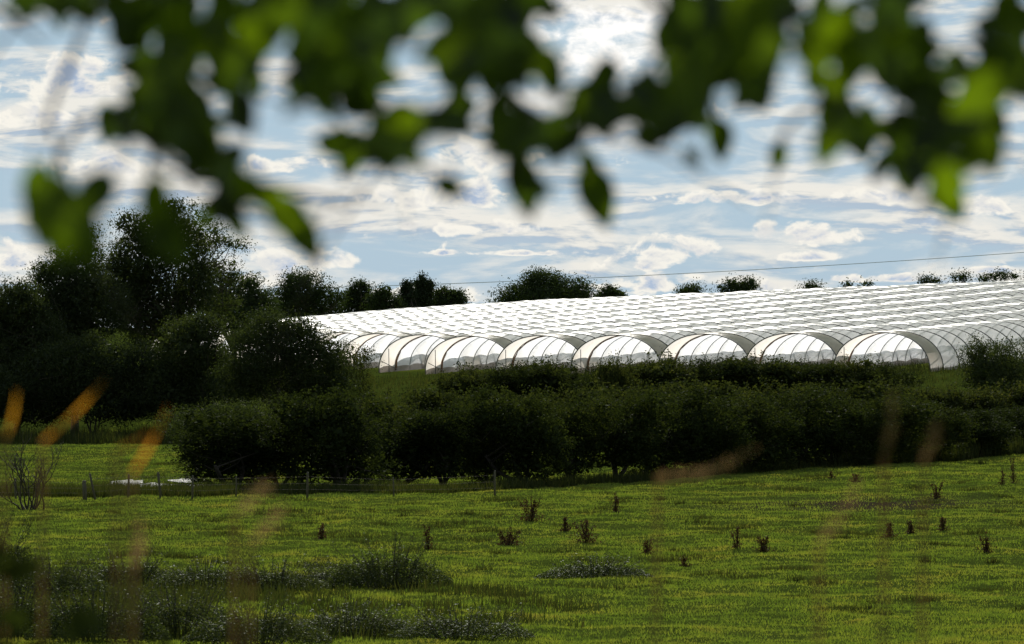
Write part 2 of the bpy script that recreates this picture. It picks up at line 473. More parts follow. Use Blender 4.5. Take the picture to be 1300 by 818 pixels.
def hoop_mesh():
    mb = MB(); p = prof(26)
    mb.tube([(x, 0, z - (.35 if i in (0, 26) else 0)) for i, (x, z) in enumerate(p)], .043, 6)
    return mb.mesh('hoop', M['steel'])
HOOP = hoop_mesh()
def rolled_mesh():
    mb = MB(); p = prof(14, a0=math.pi, a1=math.pi * .52, inset=.10)
    mb.tube([(x, .05 * math.sin(i * 2.1), z + .03) for i, (x, z) in enumerate(p)], [.03 + .02 * abs(math.sin(i * 1.7 + 1)) + (.03 if i < 4 else 0) for i in range(15)], 6)
    return mb.mesh('rolled_curtain', M['curtain'])
ROLL = rolled_mesh()
def end_brace():
    mb = MB()
    p = prof(40)
    q1 = p[32]; q2 = p[37]
    mb.tube([(q1[0], .35, -.2), (q1[0], .30, q1[1] - .02)], .03, 5)
    mb.tube([(q2[0] + .1, .05, q2[1]), (q1[0], PIT * .75, .15)], .028, 5)
    return mb.mesh('brace', M['steel'])
BRACE = end_brace()

def skirt_mesh(rs, nb, z0, dzs):
    pass

for k, lx in enumerate(LEFTX):
    rs = np.random.default_rng(100 + k)
    # slide the end of the tunnel along its own axis until it stands at the edge of the plot
    C = A0 + pv * (WID * k); u0 = 0.0
    best = None
    for uu in np.arange(-25, 60, .05):
        q = C + dv * uu + pv * (WID / 2)
        x = 650 + F * q.x / q.y
        if best is None or abs(x - lx) < best[0]: best = (abs(x - lx), uu)
    u0 = best[1]
    O = C + dv * u0
    oz = float(gz(O.x, O.y))
    # length: until well behind the crest of the hill
    uend = 0
    while True:
        q = O + dv * uend
        if q.y > 655 - .7 * max(0, q.x) + 22 or uend > 98 * PIT: break
        uend += PIT
    nb = int(round(uend / PIT))
    T = empty('polytunnel', (O.x, O.y, oz), tunnel_labels[k], 'polytunnel', 'polytunnels in a row on the hillside', rz=-TH)
    def lz(v):   # ground height relative to the tunnel origin, smoothed over the tunnel width
        q = O + dv * v
        return float(gz(q.x, q.y)) - oz
    # hoops
    hz = [lz(i * PIT) for i in range(nb + 1)]
    jit = [0.0] + [rs.normal() * .12 for i in range(nb)]
    for i in range(nb + 1):
        h = obj('hoop', HOOP, T, (0, i * PIT + jit[i], hz[i])); h.rotation_euler = (rs.normal() * .012, 0, 0 if i == 0 else rs.normal() * .006)
    # film cover (from the second hoop back) and the doubled sheet over the end bay
    NS = 28; SUB = 6
    def film(i0, i1, tuck, out=0.0, name='cover', mat=M['film'], double=False):
        V = []; Fc = []
        rows = []
        for i in range(i0, i1):
            bl = rs.uniform(.10, .17)
            for s in range(SUB):
                rows.append((i, s / SUB, bl))
        rows.append((i1 - 1, 1.0, 0.0))
        for (i, f, bl) in rows:
            y = (i * PIT + jit[i]) * (1 - f) + ((i + 1) * PIT + jit[i + 1]) * f if i + 1 <= nb else i * PIT
            z0 = hz[i] * (1 - f) + hz[min(i + 1, nb)] * f
            b = bl * (math.sin(math.pi * f)) ** .9 + out - .035
            for j, (x, z) in enumerate(prof(NS)):
                t = math.pi * j / NS
                wr = .018 * math.sin(17 * t + i * 2.3 + f * 5) * math.sin(math.pi * f)
                V.append((x + (b + wr) * math.cos(t) * (.5 if j in (0, NS) else 1), y, z0 + z + (b + wr) * math.sin(t) - (.1 if j in (0, NS) else 0)))
        n1 = NS + 1
        for r in range(len(rows) - 1):
            for j in range(NS):
                Fc.append((r * n1 + j, r * n1 + j + 1, (r + 1) * n1 + j + 1, (r + 1) * n1 + j))
        return obj(name, mkmesh(name, np.array(V), Fc, mat), T)
    film(1, nb, 0)
    film(0, 1, 0, .004, 'end_sheet', M['endfilm'])
    # muddy skirt strips along both feet, wavy upper edge (front part that can be seen)
    V = []; Fc = []
    nsk = min(nb, 60)
    for side in (0, 1):
        b0 = len(V)
        for i in range(nsk * 4 + 1):
            y = i * PIT / 4; f = (i % 4) / 4
            top = .27 + .11 * math.sin(math.pi * f) + .04 * math.sin(i * .9 + k)
            zz = lz(y)
            for hgt in (-.1, .14, top):
                # follow the arch leg
                t = (max(hgt, 0) / HGT) ** (1 / .86)
                xx = (WID / 2 - .05) * (math.cos(math.asin(min(1, t)))) ** .93
                V.append(((xx if side else -xx), y, zz + hgt))
        for i in range(nsk * 4):
            for q in range(2):
                a = b0 + i * 3 + q
                Fc.append((a, a + 1, a + 4, a + 3) if side else (a, a + 3, a + 4, a + 1))
    obj('skirt', mkmesh('skirt', np.array(V), Fc, M['skirt']), T)
    if k < 9:
        rl = obj('rolled_curtain', ROLL, T, (0, PIT + jit[1], hz[1]))
        obj('brace', BRACE, T, (0, 0, 0))

# ------------------------------------------------------------------ bushes and trees
def bush_variant(seed, w, h, mat, leaf=.10, dens=1.0, stems=3, bare=.22, nell=9, fork=.9, low=0):
    rng = np.random.default_rng(seed)
    ells = []
    for i in range(nell):
        x = rng.uniform(-.36, .36) * w; y = rng.uniform(-.3, .3) * w
        z = h * rng.uniform(.38, .78)
        r = w * rng.uniform(.16, .27)
        rz = min(h * rng.uniform(.16, .26), h - z)
        ells.append((x, y, z, r, r, rz))
    ells.append((0, 0, h * .55, w * .40, w * .36, h * .36))
    if low: ells += [(w * .16, 0, h * .22, w * .34 * low, w * .34, h * .24), (-w * .16, .1, h * .24, w * .34 * low, w * .34, h * .24)]
    P, C = crown_points(ells, int(330 * dens * w * h / 18), 50, w * .12, rng, zmin=h * bare)
    K = core_points(ells, int(2000 * dens), rng, h * (bare + .04))
    # upright shoots breaking the top outline
    sh = []
    for i in range(int(26 * w / 4)):
        a = rng.uniform(0, 2 * math.pi); rr = w * .42 * math.sqrt(rng.random())
        x, y = rr * math.cos(a), rr * math.sin(a)
        z0 = h * (.86 - .35 * (rr / (w * .45)) ** 2); L = rng.uniform(.25, .8)
        m = 16
        tt = rng.random(m)
        sh.append(np.stack([x + rng.normal() * .1 * tt + rng.normal(size=m) * .05, y + rng.normal(size=m) * .05, z0 + L * tt], 1))
    P = np.concatenate([P] + sh)
    lm = leaves_mesh('foliage', P, leaf, mat, rng, extra=(K, .26))
    tm = skeleton((0, 0, 0), C, rng, .05 * h ** .6 + .03, h * fork * .3, 14, stems=stems, spread=.22).mesh('trunk', M['darkbark'])
    return lm, tm

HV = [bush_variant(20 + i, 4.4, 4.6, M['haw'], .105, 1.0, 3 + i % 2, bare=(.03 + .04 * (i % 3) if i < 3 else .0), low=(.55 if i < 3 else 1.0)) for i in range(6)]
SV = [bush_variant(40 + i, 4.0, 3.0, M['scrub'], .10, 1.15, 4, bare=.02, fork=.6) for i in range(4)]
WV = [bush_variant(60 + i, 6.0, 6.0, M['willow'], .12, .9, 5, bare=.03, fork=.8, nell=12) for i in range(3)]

def place_bush(variants, i, px, D, top, wpx, label, group, name='hawthorn_bush', cat='bush', z=None, wy=None):
    lm, tm = variants[i % len(variants)]
    w0 = lm.get('w0'); h0 = lm.get('h0')
    if w0 is None:
        co = np.zeros(len(lm.vertices) * 3, np.float32); lm.vertices.foreach_get('co', co); co = co.reshape(-1, 3)
        w0 = float(np.percentile(co[:, 0], 99) - np.percentile(co[:, 0], 1)); h0 = float(np.percentile(co[:, 2], 99.3))
        lm['w0'] = w0; lm['h0'] = h0
    g = gx(px, D)
    ztop = CZ - (top - 409) / F * D
    h = max(.5, ztop - g.z); w = wpx / F * D
    o = empty(name, g, label, cat, group, rz=random.uniform(0, 6.28))
    sx = w / w0; sz = h / h0
    for nm, me in (('foliage', lm), ('trunk', tm)):
        c = obj(nm, me, o); c.scale = (sx, sx if wy is None else sx * wy, sz)
    return o

# first hedge: from the gate corner at the left across to the right edge
hedge = [
 # px, D, top, width, label
 (292, 372, 513, 112, 'rounded dark hawthorn at the left end of the near hedge'),
 (355, 374, 515, 90, 'small hawthorn second from the left end of the near hedge'),
 (432, 373, 494, 128, 'tall broad hawthorn bulging up where the near hedge begins to close'),
 (508, 380, 518, 100, 'lower hawthorn right of the tall broad one in the near hedge'),
 (562, 378, 505, 96, 'hawthorn above the sunlit gap with several thin stems'),
 (618, 381, 510, 84, 'hawthorn over the pale bare trunk in the near hedge'),
 (668, 380, 496, 92, 'peaked hawthorn near the middle of the near hedge'),
 (724, 386, 503, 88, 'hawthorn just right of the peaked middle one'),
 (782, 388, 500, 96, 'hawthorn whose stems frame the last sunlit gaps'),
 (836, 392, 504, 92, 'dense hawthorn behind the pale curved seed head, left one'),
 (892, 396, 498, 94, 'dense hawthorn behind the pale curved seed head, right one'),
 (948, 400, 500, 92, 'dark hawthorn above the muddy trampled patch'),
 (1004, 404, 494, 96, 'tall dark hawthorn standing below the rightmost two tunnel mouths'),
 (1062, 408, 496, 92, 'dark hawthorn below the nearest tunnel mouth'),
 (1120, 412, 500, 90, 'hawthorn below the foot of the nearest tunnel'),
 (1174, 416, 506, 86, 'ragged hawthorn third from the right edge'),
 (1228, 424, 520, 84, 'low ragged hawthorn second from the right edge'),
 (1288, 432, 512, 92, 'ragged hawthorn at the right edge'),
]
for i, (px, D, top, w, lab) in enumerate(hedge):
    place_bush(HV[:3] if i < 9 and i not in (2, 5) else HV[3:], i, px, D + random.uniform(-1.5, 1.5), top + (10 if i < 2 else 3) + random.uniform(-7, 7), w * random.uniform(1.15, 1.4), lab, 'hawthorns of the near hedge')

# low growth at the hedge foot and scrub between the two hedges
scrub = [
 (486, 425, 505, 110, 'pale green scrub below the leftmost tunnel mouths'),
 (560, 440, 494, 100, 'grassy scrub bush in front of the forward tunnel'),
 (640, 430, 500, 110, 'yellow green scrub between the hedges left of the middle'),
 (720, 432, 492, 100, 'yellow green scrub between the hedges near the middle'),
 (800, 434, 490, 110, 'scrub bush in front of the elder between the hedges'),
 (880, 436, 484, 110, 'scrub bush between the hedges, third from the nearest tunnel'),
 (965, 440, 488, 110, 'scrub bush between the hedges, second from the nearest tunnel'),
 (1050, 444, 484, 110, 'scrub bush between the hedges below the nearest tunnel mouth'),
 (1135, 448, 488, 110, 'bright scrub bush left of the bare foot of the nearest tunnel'),
 (1205, 446, 494, 90, 'scrub bush below the flank of the nearest tunnel'),
 (1275, 448, 488, 100, 'scrub bush under the big right edge bush'),
 (410, 420, 520, 100, 'low scrub at the foot of the willow bushes'),
]
for i, (px, D, top, w, lab) in enumerate(scrub):
    place_bush(SV, i, px, D, top, w * 1.25, lab, 'scrub between the hedges', 'scrub_bush')
h2 = [
 (590, 484, 470, 80, 'leftmost dark bush of the far hedge'),
 (645, 482, 473, 80, 'second dark bush of the far hedge from its left end'),
 (700, 482, 466, 80, 'dark far hedge bush left of the elder'),
 (765, 478, 474, 70, 'far hedge bush under the leafy elder'),
 (835, 482, 462, 96, 'dark bulging far hedge bush right of the elder'),
 (905, 484, 464, 90, 'dark far hedge bush under the third tunnel mouth from the right'),
 (968, 484, 461, 90, 'dark far hedge bush under the second tunnel mouth from the right'),
 (1028, 484, 466, 84, 'dark far hedge bush left below the nearest tunnel mouth'),
 (1080, 484, 463, 70, 'dark far hedge bush at the foot of the nearest tunnel mouth'),
 (1126, 482, 470, 70, 'rightmost small bush of the far hedge beside the tunnel foot'),
]
for i, (px, D, top, w, lab) in enumerate(h2):
    place_bush(HV if i % 2 else SV, i, px, D, top - (8 if px > 610 else 3), w * 1.25, lab, 'bushes of the far hedge', 'hedge_bush')
place_bush(WV, 1, 1288, 470, 432, 112, 'big rounded bush at the right edge in front of the nearest tunnel', None, 'hawthorn_bush')
place_bush(SV, 2, 786, 470, 455, 50, 'leafy young elder poking above the far hedge', None, 'elder_bush')

# large trees
def tree(name, seed, px, D, lobes, mat, label, group, leaf=.14, dens=1.0, trunk_r=.35, fork=4., cs=1.0, limbs=26, cat='tree', base_px=None, per=48, stems=1, core=1.0):
    """lobes: (px, py, rx_px, ry_px) of the crown, read at the tree's own distance"""
    rng = np.random.default_rng(seed)
    g = gx(px if base_px is None else base_px, D)
    ells = []
    for (lx, ly, rx, ry) in lobes:
        p = W(lx, ly, D); r = rx / F * D
        ells.append((p.x - g.x, rng.uniform(-.5, .5) * r, p.z - g.z, r, r * .9, ry / F * D))
    area = sum(e[3] * e[5] for e in ells)
    P, C = crown_points(ells, int(38 * dens * area), per, cs, rng, shell=.6)
    P = P[P[:, 2] > .15]; C = C[C[:, 2] > .6]
    K = core_points(ells, int(95 * core * dens * area), rng, .3, .85)
    o = empty(name, g, label, cat, group)
    obj('foliage', leaves_mesh('foliage', P, leaf, mat, rng, extra=(K, leaf * 2.6)), o)
    obj('trunk', skeleton((0, 0, 0), C, rng, trunk_r * .7, fork, limbs, stems=stems, spread=.5, twig=.05).mesh('trunk', M['bark']), o)
    return o

LG = 'big trees at the left side'
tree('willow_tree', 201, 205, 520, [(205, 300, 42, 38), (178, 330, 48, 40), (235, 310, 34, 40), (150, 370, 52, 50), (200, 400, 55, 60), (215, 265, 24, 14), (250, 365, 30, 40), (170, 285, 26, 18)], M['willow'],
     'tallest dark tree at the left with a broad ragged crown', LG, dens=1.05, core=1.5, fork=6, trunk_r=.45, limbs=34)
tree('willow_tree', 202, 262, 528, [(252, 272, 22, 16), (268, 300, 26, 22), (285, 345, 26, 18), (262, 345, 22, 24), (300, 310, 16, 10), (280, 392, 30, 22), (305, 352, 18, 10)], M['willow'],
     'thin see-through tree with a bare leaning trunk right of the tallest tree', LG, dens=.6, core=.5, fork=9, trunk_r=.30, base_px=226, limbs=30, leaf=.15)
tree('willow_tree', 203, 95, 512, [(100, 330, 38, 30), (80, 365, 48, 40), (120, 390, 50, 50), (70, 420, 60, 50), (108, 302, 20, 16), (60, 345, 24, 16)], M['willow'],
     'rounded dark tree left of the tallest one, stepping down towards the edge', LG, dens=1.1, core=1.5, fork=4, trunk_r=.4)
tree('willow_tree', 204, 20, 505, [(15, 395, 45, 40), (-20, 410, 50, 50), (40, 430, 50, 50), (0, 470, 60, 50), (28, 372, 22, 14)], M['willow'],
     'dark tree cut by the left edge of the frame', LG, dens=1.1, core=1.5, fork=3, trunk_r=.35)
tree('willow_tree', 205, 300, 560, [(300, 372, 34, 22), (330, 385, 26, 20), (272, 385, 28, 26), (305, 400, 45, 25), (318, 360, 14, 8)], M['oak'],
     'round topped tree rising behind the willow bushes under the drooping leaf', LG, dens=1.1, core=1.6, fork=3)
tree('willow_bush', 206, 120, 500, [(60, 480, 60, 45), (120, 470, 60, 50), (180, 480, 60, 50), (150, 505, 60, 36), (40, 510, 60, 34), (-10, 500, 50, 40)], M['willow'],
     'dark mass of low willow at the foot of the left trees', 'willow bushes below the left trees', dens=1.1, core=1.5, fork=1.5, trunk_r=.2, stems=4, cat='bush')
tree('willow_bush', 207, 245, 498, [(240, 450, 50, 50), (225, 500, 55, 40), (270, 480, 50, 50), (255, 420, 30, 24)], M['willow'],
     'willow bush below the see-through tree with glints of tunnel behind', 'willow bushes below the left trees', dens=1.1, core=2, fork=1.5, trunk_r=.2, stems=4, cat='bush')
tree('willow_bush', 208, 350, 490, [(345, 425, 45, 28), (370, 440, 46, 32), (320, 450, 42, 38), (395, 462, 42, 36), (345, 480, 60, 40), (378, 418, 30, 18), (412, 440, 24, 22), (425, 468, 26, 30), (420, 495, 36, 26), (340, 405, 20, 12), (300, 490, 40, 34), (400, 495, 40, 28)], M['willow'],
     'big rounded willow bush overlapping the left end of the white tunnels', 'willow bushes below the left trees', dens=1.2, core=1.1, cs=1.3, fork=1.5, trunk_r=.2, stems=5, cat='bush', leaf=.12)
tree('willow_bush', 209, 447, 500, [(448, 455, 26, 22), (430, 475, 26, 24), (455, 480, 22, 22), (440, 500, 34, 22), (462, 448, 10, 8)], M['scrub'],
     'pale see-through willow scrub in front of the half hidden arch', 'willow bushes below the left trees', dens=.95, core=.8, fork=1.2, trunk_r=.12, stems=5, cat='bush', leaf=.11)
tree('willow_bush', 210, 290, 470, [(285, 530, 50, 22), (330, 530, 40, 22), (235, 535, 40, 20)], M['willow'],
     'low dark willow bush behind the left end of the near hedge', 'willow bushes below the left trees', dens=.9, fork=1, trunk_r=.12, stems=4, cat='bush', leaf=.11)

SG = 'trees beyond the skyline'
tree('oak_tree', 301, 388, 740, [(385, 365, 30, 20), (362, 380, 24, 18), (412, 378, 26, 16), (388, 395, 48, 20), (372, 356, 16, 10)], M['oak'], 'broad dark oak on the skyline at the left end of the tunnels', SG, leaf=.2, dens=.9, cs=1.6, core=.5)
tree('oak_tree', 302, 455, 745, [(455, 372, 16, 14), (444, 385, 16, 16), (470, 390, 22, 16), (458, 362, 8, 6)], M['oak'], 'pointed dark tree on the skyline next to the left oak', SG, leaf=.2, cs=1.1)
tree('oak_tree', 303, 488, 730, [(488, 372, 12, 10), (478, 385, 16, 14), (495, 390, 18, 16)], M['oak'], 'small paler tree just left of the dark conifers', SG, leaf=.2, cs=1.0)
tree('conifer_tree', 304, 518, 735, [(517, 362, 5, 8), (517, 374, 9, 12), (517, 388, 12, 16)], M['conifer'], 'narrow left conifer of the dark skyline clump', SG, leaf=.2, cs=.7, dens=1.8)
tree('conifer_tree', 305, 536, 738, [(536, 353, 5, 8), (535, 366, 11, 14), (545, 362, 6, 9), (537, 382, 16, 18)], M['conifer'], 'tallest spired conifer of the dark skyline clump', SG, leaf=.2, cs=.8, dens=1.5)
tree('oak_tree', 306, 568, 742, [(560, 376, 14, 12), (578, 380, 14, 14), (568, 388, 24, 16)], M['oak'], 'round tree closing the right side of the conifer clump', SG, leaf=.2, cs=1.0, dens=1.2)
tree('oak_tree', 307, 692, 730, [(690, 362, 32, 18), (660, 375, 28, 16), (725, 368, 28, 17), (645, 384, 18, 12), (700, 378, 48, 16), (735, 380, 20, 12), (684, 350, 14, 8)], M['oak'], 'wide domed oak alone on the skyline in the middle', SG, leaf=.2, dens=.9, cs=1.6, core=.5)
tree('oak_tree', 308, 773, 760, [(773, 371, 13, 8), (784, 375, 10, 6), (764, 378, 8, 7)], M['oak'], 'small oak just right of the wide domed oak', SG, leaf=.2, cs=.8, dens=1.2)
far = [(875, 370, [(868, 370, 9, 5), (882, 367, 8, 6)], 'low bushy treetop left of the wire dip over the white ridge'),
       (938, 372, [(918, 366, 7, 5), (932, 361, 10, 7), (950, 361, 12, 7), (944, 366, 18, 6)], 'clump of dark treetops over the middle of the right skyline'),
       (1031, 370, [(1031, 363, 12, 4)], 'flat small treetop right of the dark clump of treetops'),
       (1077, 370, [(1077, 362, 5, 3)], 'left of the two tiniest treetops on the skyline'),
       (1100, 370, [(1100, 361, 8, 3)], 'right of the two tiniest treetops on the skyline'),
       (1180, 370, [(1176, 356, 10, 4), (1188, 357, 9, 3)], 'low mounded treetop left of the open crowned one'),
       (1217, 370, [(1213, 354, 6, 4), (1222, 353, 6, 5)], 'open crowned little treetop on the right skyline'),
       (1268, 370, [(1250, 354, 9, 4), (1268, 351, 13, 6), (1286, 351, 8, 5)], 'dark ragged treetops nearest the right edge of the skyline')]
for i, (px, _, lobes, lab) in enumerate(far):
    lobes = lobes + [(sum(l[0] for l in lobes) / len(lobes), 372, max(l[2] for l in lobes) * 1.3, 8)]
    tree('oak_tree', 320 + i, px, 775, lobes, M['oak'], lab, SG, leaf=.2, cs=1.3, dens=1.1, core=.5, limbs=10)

# ------------------------------------------------------------------ dead bare shrub
def dead_shrub():
    g = gx(38, 338); rng = np.random.default_rng(77)
    o = empty('dead_shrub', g, 'leafless dead shrub of upcurving grey branches left of the fence', 'shrub')
    def grow(mb, p, d, L, r, lev):
        pts = [p]; q = p.copy(); dd = d.copy(); n = 5
        for i in range(n):
            dd = (dd + Vector(rng.normal(size=3)) * .16 + Vector((0, 0, .10))).normalized(); q = q + dd * L / n; pts.append(q.copy())
            if lev < 3 and i > 0 and rng.random() < .75:
                nd = (dd + Vector((rng.normal(), rng.normal(), .2)) * .55).normalized()
                grow(mb, q.copy(), nd, L * rng.uniform(.4, .65), r * .6, lev + 1)
        mb.tube(pts, [r * (1 - .75 * i / n) for i in range(n + 1)], 5, cap=False)
    for i in range(11):
        a = rng.uniform(0, 6.28)
        lean = rng.uniform(.2, 1.0)
        mb = MB()
        grow(mb, Vector((rng.normal() * .25, rng.normal() * .2, -.05)), Vector((math.cos(a) * lean, math.sin(a) * lean * .6, 1)).normalized(), rng.uniform(1.4, 2.4), .05, 0)
        obj('branch', mb.mesh('branch', M['darkbark']), o)
dead_shrub()

# ------------------------------------------------------------------ fence
def fence():
    posts = [(-40, 1.15, .02, .06), (20, 1.1, -.03, .06), (108, .95, -.05, .11), (121, 1.35, -.20, .06), (163, 1.15, .02, .06), (204, 1.3, -.10, .065), (244, 1.2, .03, .055),
             (300, 1.0, .0, .04), (390, 1.3, .02, .06), (500, 1.0, -.03, .04), (628, 1.3, .01, .06)]
    o = empty('fence', gx(200, 362), 'old stock fence of leaning weathered posts and wire along the far side of the meadow', 'fence')
    tops = []
    for (px, h, lean, r) in posts:
        D = 352 + (px - 100) * .012
        g = gx(px, D); mb = MB()
        mb.tube([(0, 0, -.3), (0, 0, h * .5), (0, 0, h * .97), (0, 0, h)], [r, r * .96, r * .9, r * .6], 7)
        c = obj('post', mb.mesh('post', M['post']), o, g - o.location); c.rotation_euler = (0, lean, px)
        c.rotation_euler = (0, lean, 0)
        tops.append((g - o.location, h, lean))
    for f in (.35, .6, .88):
        mb = MB()
        pts = []
        for g, h, lean in tops: pts.append(g + Vector((math.sin(lean) * h * f, -.07, min(h, 1.2) * f)))
        P2 = []
        for a, b in zip(pts, pts[1:]): P2 += [a, a.lerp(b, .5) - Vector((0, 0, .02))]
        P2.append(pts[-1])
        mb.tube(P2, .004, 4, cap=False)
        obj('wire', mb.mesh('wire', M['wire']), o)
fence()

# ------------------------------------------------------------------ rough growth: fence foot, hedge foot, hillside edge
def rough():
    Xs = []; Ys = []; Hs = []; Ws = []
    def band(n, x0, x1, D0f, D1f, h0, h1):
        px = RNG.uniform(x0, x1, n); t = RNG.random(n)
        D = D0f(px) * (1 - t) + D1f(px) * t
        X = (px - 650) / F * D
        cl = fbm(X / .6, D / .8, 3)
        k = RNG.random(n) < sst(cl, .3, .6)
        Xs.append(X[k]); Ys.append(D[k]); Hs.append((h0 + (h1 - h0) * RNG.random(k.sum())) * (.4 + .9 * cl[k])); Ws.append(.03 + .04 * RNG.random(k.sum()))
    hd = lambda px: 366 + np.maximum(0, px - 560) * .088
    band(26000, -60, 300, lambda p: 356 + 0 * p, lambda p: 368 + 0 * p, .25, .75)
    band(42000, 280, 1360, lambda p: hd(p) - 4, lambda p: hd(p) + 5, .2, .7)
    band(26000, 1060, 1360, lambda p: hd(p) - 5, lambda p: hd(p) + 6, .5, 1.3)
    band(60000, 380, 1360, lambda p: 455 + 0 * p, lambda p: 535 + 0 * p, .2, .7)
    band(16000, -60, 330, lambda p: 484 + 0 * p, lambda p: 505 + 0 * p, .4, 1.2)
    # tall weeds thinning out ragged towards the middle of the view
    n = 60000; px = RNG.uniform(-80, 760, n); D = RNG.uniform(198, 252, n); X = (px - 650) / F * D
    f = fbm(X / 2.2 + 3, D / 5.0, 4) + .25 - .00062 * np.maximum(px, 0) - .010 * np.maximum(0, D - 232)
    k = RNG.random(n) < sst(f, .44, .62)
    Xs.append(X[k]); Ys.append(D[k]); Hs.append((.10 + .5 * RNG.random(k.sum()) ** 2) * (.5 + .9 * fbm(X[k] / .7, D[k] / .9, 3))); Ws.append(.03 + .03 * RNG.random(k.sum()))
    # darker tussocks the cattle have left in the meadow
    for i in range(300):
        D = 215 + 225 * RNG.random(); cx = RNG.uniform(-.075, .075) * D; r = RNG.uniform(.15, .8) ; m = int(420 * r)
        Xs.append(cx + RNG.normal(size=m) * r * .9); Ys.append(D + RNG.normal(size=m) * r * .8); Hs.append(RNG.random(m) * RNG.uniform(.16, .34)); Ws.append(.03 + .03 * RNG.random(m))
    X, Y, h, w = map(np.concatenate, (Xs, Ys, Hs, Ws))
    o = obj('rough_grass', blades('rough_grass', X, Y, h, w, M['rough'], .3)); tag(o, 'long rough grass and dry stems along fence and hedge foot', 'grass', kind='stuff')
rough()

# ------------------------------------------------------------------ docks and thistles in the meadow
def dock_mesh(seed, h, w, stems):
    rng = np.random.default_rng(seed); mb = MB(); P = []
    for s in range(stems):
        a = rng.uniform(0, 6.28); l = rng.uniform(0, w)
        tip = Vector((math.cos(a) * l, math.sin(a) * l * .6, h * rng.uniform(.6, 1)))
        b = Vector((math.cos(a) * l * .15, math.sin(a) * l * .1, -.05)); m = b.lerp(tip, .5) + Vector((math.cos(a) * l * -.12, 0, 0))
        mb.tube([b, m, tip], [.02, .016, .008], 4, cap=False)
        n = 55; t = rng.random(n) ** .8 * .85 + .15
        for ti in t:
            q = b.lerp(m, ti * 2) if ti < .5 else m.lerp(tip, ti * 2 - 1)
            P.append(tuple(q + Vector(rng.normal(size=3)) * (.035 + .04 * (1 - ti))))
    n = 30 * stems
    base = rng.normal(size=(n, 3)) * np.array([w * .5, w * .35, h * .12]) + np.array([0, 0, h * .12])
    P = np.concatenate([np.array(P), np.abs(base[:, 2:]) * np.array([[0, 0, 1]]) + base * np.array([[1, 1, 0]])])
    return leaves_mesh('leaves', P, .085, M['dock'], rng, aspect=.6), mb.mesh('stem', M['dock'])  # first mesh holds brown seed heads along the stems as well as basal leaves
docks = [(544, 699, 38, 8, 3, 'tall thin brown dock in the lower left of the meadow'), (646, 693, 24, 20, 7, 'low spreading dock right of the tall thin one'),
 (674, 662, 30, 22, 9, 'widest dark dock clump, in the upper middle of the meadow'), (718, 676, 18, 10, 4, 'dark little dock between the two wide clumps'),
 (744, 689, 34, 20, 7, 'dock clump leaning right under the middle of the hedge'), (781, 651, 26, 8, 3, 'thin dock standing alone nearest the hedge in the middle'),
 (822, 705, 22, 9, 3, 'reddish dock low in the centre of the meadow'), (868, 721, 16, 8, 2, 'small leaning dock at the bottom centre'),
 (936, 698, 28, 9, 3, 'stalky dock left of the squat dark one'), (970, 701, 22, 11, 5, 'squat dark dock below the muddy patch'),
 (1130, 683, 19, 10, 4, 'left of the two upright docks right of the mud'), (1156, 679, 16, 6, 3, 'right of the two upright docks right of the mud'),
 (1196, 674, 21, 9, 4, 'dark dock on the right below the bushy one'), (1189, 634, 22, 10, 5, 'bushy dock high on the right of the meadow'),
 (1086, 612, 14, 9, 3, 'little dock close to the hedge shadow at the right'), (1287, 614, 32, 7, 3, 'tallest stalky dock at the right edge'),
 (1272, 616, 24, 5, 2, 'thin stalk beside the tallest dock at the right edge'), (1252, 703, 26, 10, 4, 'brown dock at the lower right'),
 (408, 685, 20, 8, 3, 'small brown dock in the left of the meadow'), (1055, 608, 10, 8, 2, 'tiny dock on the shadow edge above the mud')]
for i, (px, by, hp, wp, st, lab) in enumerate(docks):
    # walk out until the meadow surface is seen at that height in the view
    D = 200.0
    while D < 470:
        g = gx(px, D)
        if 409 + (CZ - g.z) / D * F < by: break
        D += .5
    lm, tm = dock_mesh(500 + i, hp / F * D, wp / F * D, st)
    o = empty('dock_plant', gx(px, D), lab, 'dock plant', 'dock plants dotted over the meadow')
    obj('leaves', lm, o); obj('stem', tm, o)

# ------------------------------------------------------------------ brambles and tall weeds along the bottom
def bramble_variant(seed, w=4.2, h=1.5):
    rng = np.random.default_rng(seed)
    n = 9000
    a = rng.uniform(0, 6.28, n); rr = np.sqrt(rng.random(n)) * w / 2
    x = rr * np.cos(a); y = rr * np.sin(a) * .7
    hh = h * (1 - (rr / (w / 2)) ** 3 * .75) * (.55 + .6 * fbm(x / .5 + seed, y / .5, 3))
    z = hh * rng.random(n) ** .45
    P = np.stack([x, y, z], 1)
    mb = MB(); ext = []
    for i in range(60):
        an = rng.uniform(0, 6.28); l = rng.uniform(.2, 1) * w / 2
        b = Vector((math.cos(an) * l * .5, math.sin(an) * l * .35, 0)); t = Vector((math.cos(an) * l, math.sin(an) * l * .7, h * rng.uniform(.6, 1.7)))
        m = b.lerp(t, .5) + Vector((0, 0, h * .2)); mb.tube([b, m, t], [.012, .01, .005], 4, cap=False)
        for k in range(22):
            q = m.lerp(t, rng.random()); ext.append(tuple(q + Vector(rng.normal(size=3)) * .06))
    P = np.concatenate([P, np.array(ext)])
    return leaves_mesh('foliage', P, .075, M['bramble'], rng, aspect=.7), mb.mesh('stem', M['darkbark'])
BV = [bramble_variant(700 + i) for i in range(4)]
bl = [(-20, 236, 1.35), (75, 230, 1.1), (170, 236, .9), (265, 240, .75), (350, 232, .65), (440, 236, .6), (490, 240, 1.0), (748, 240, .55),
      (10, 203, 1.5), (120, 201, 1.4), (235, 206, 1.1), (340, 200, 1.0), (455, 204, .8), (575, 198, .7)]
words = ['first', 'second', 'third', 'fourth', 'fifth', 'sixth', 'seventh', 'eighth', 'ninth', 'tenth', 'eleventh']
back = sorted([b for b in bl if b[1] >= 212]); front = sorted([b for b in bl if b[1] < 212])
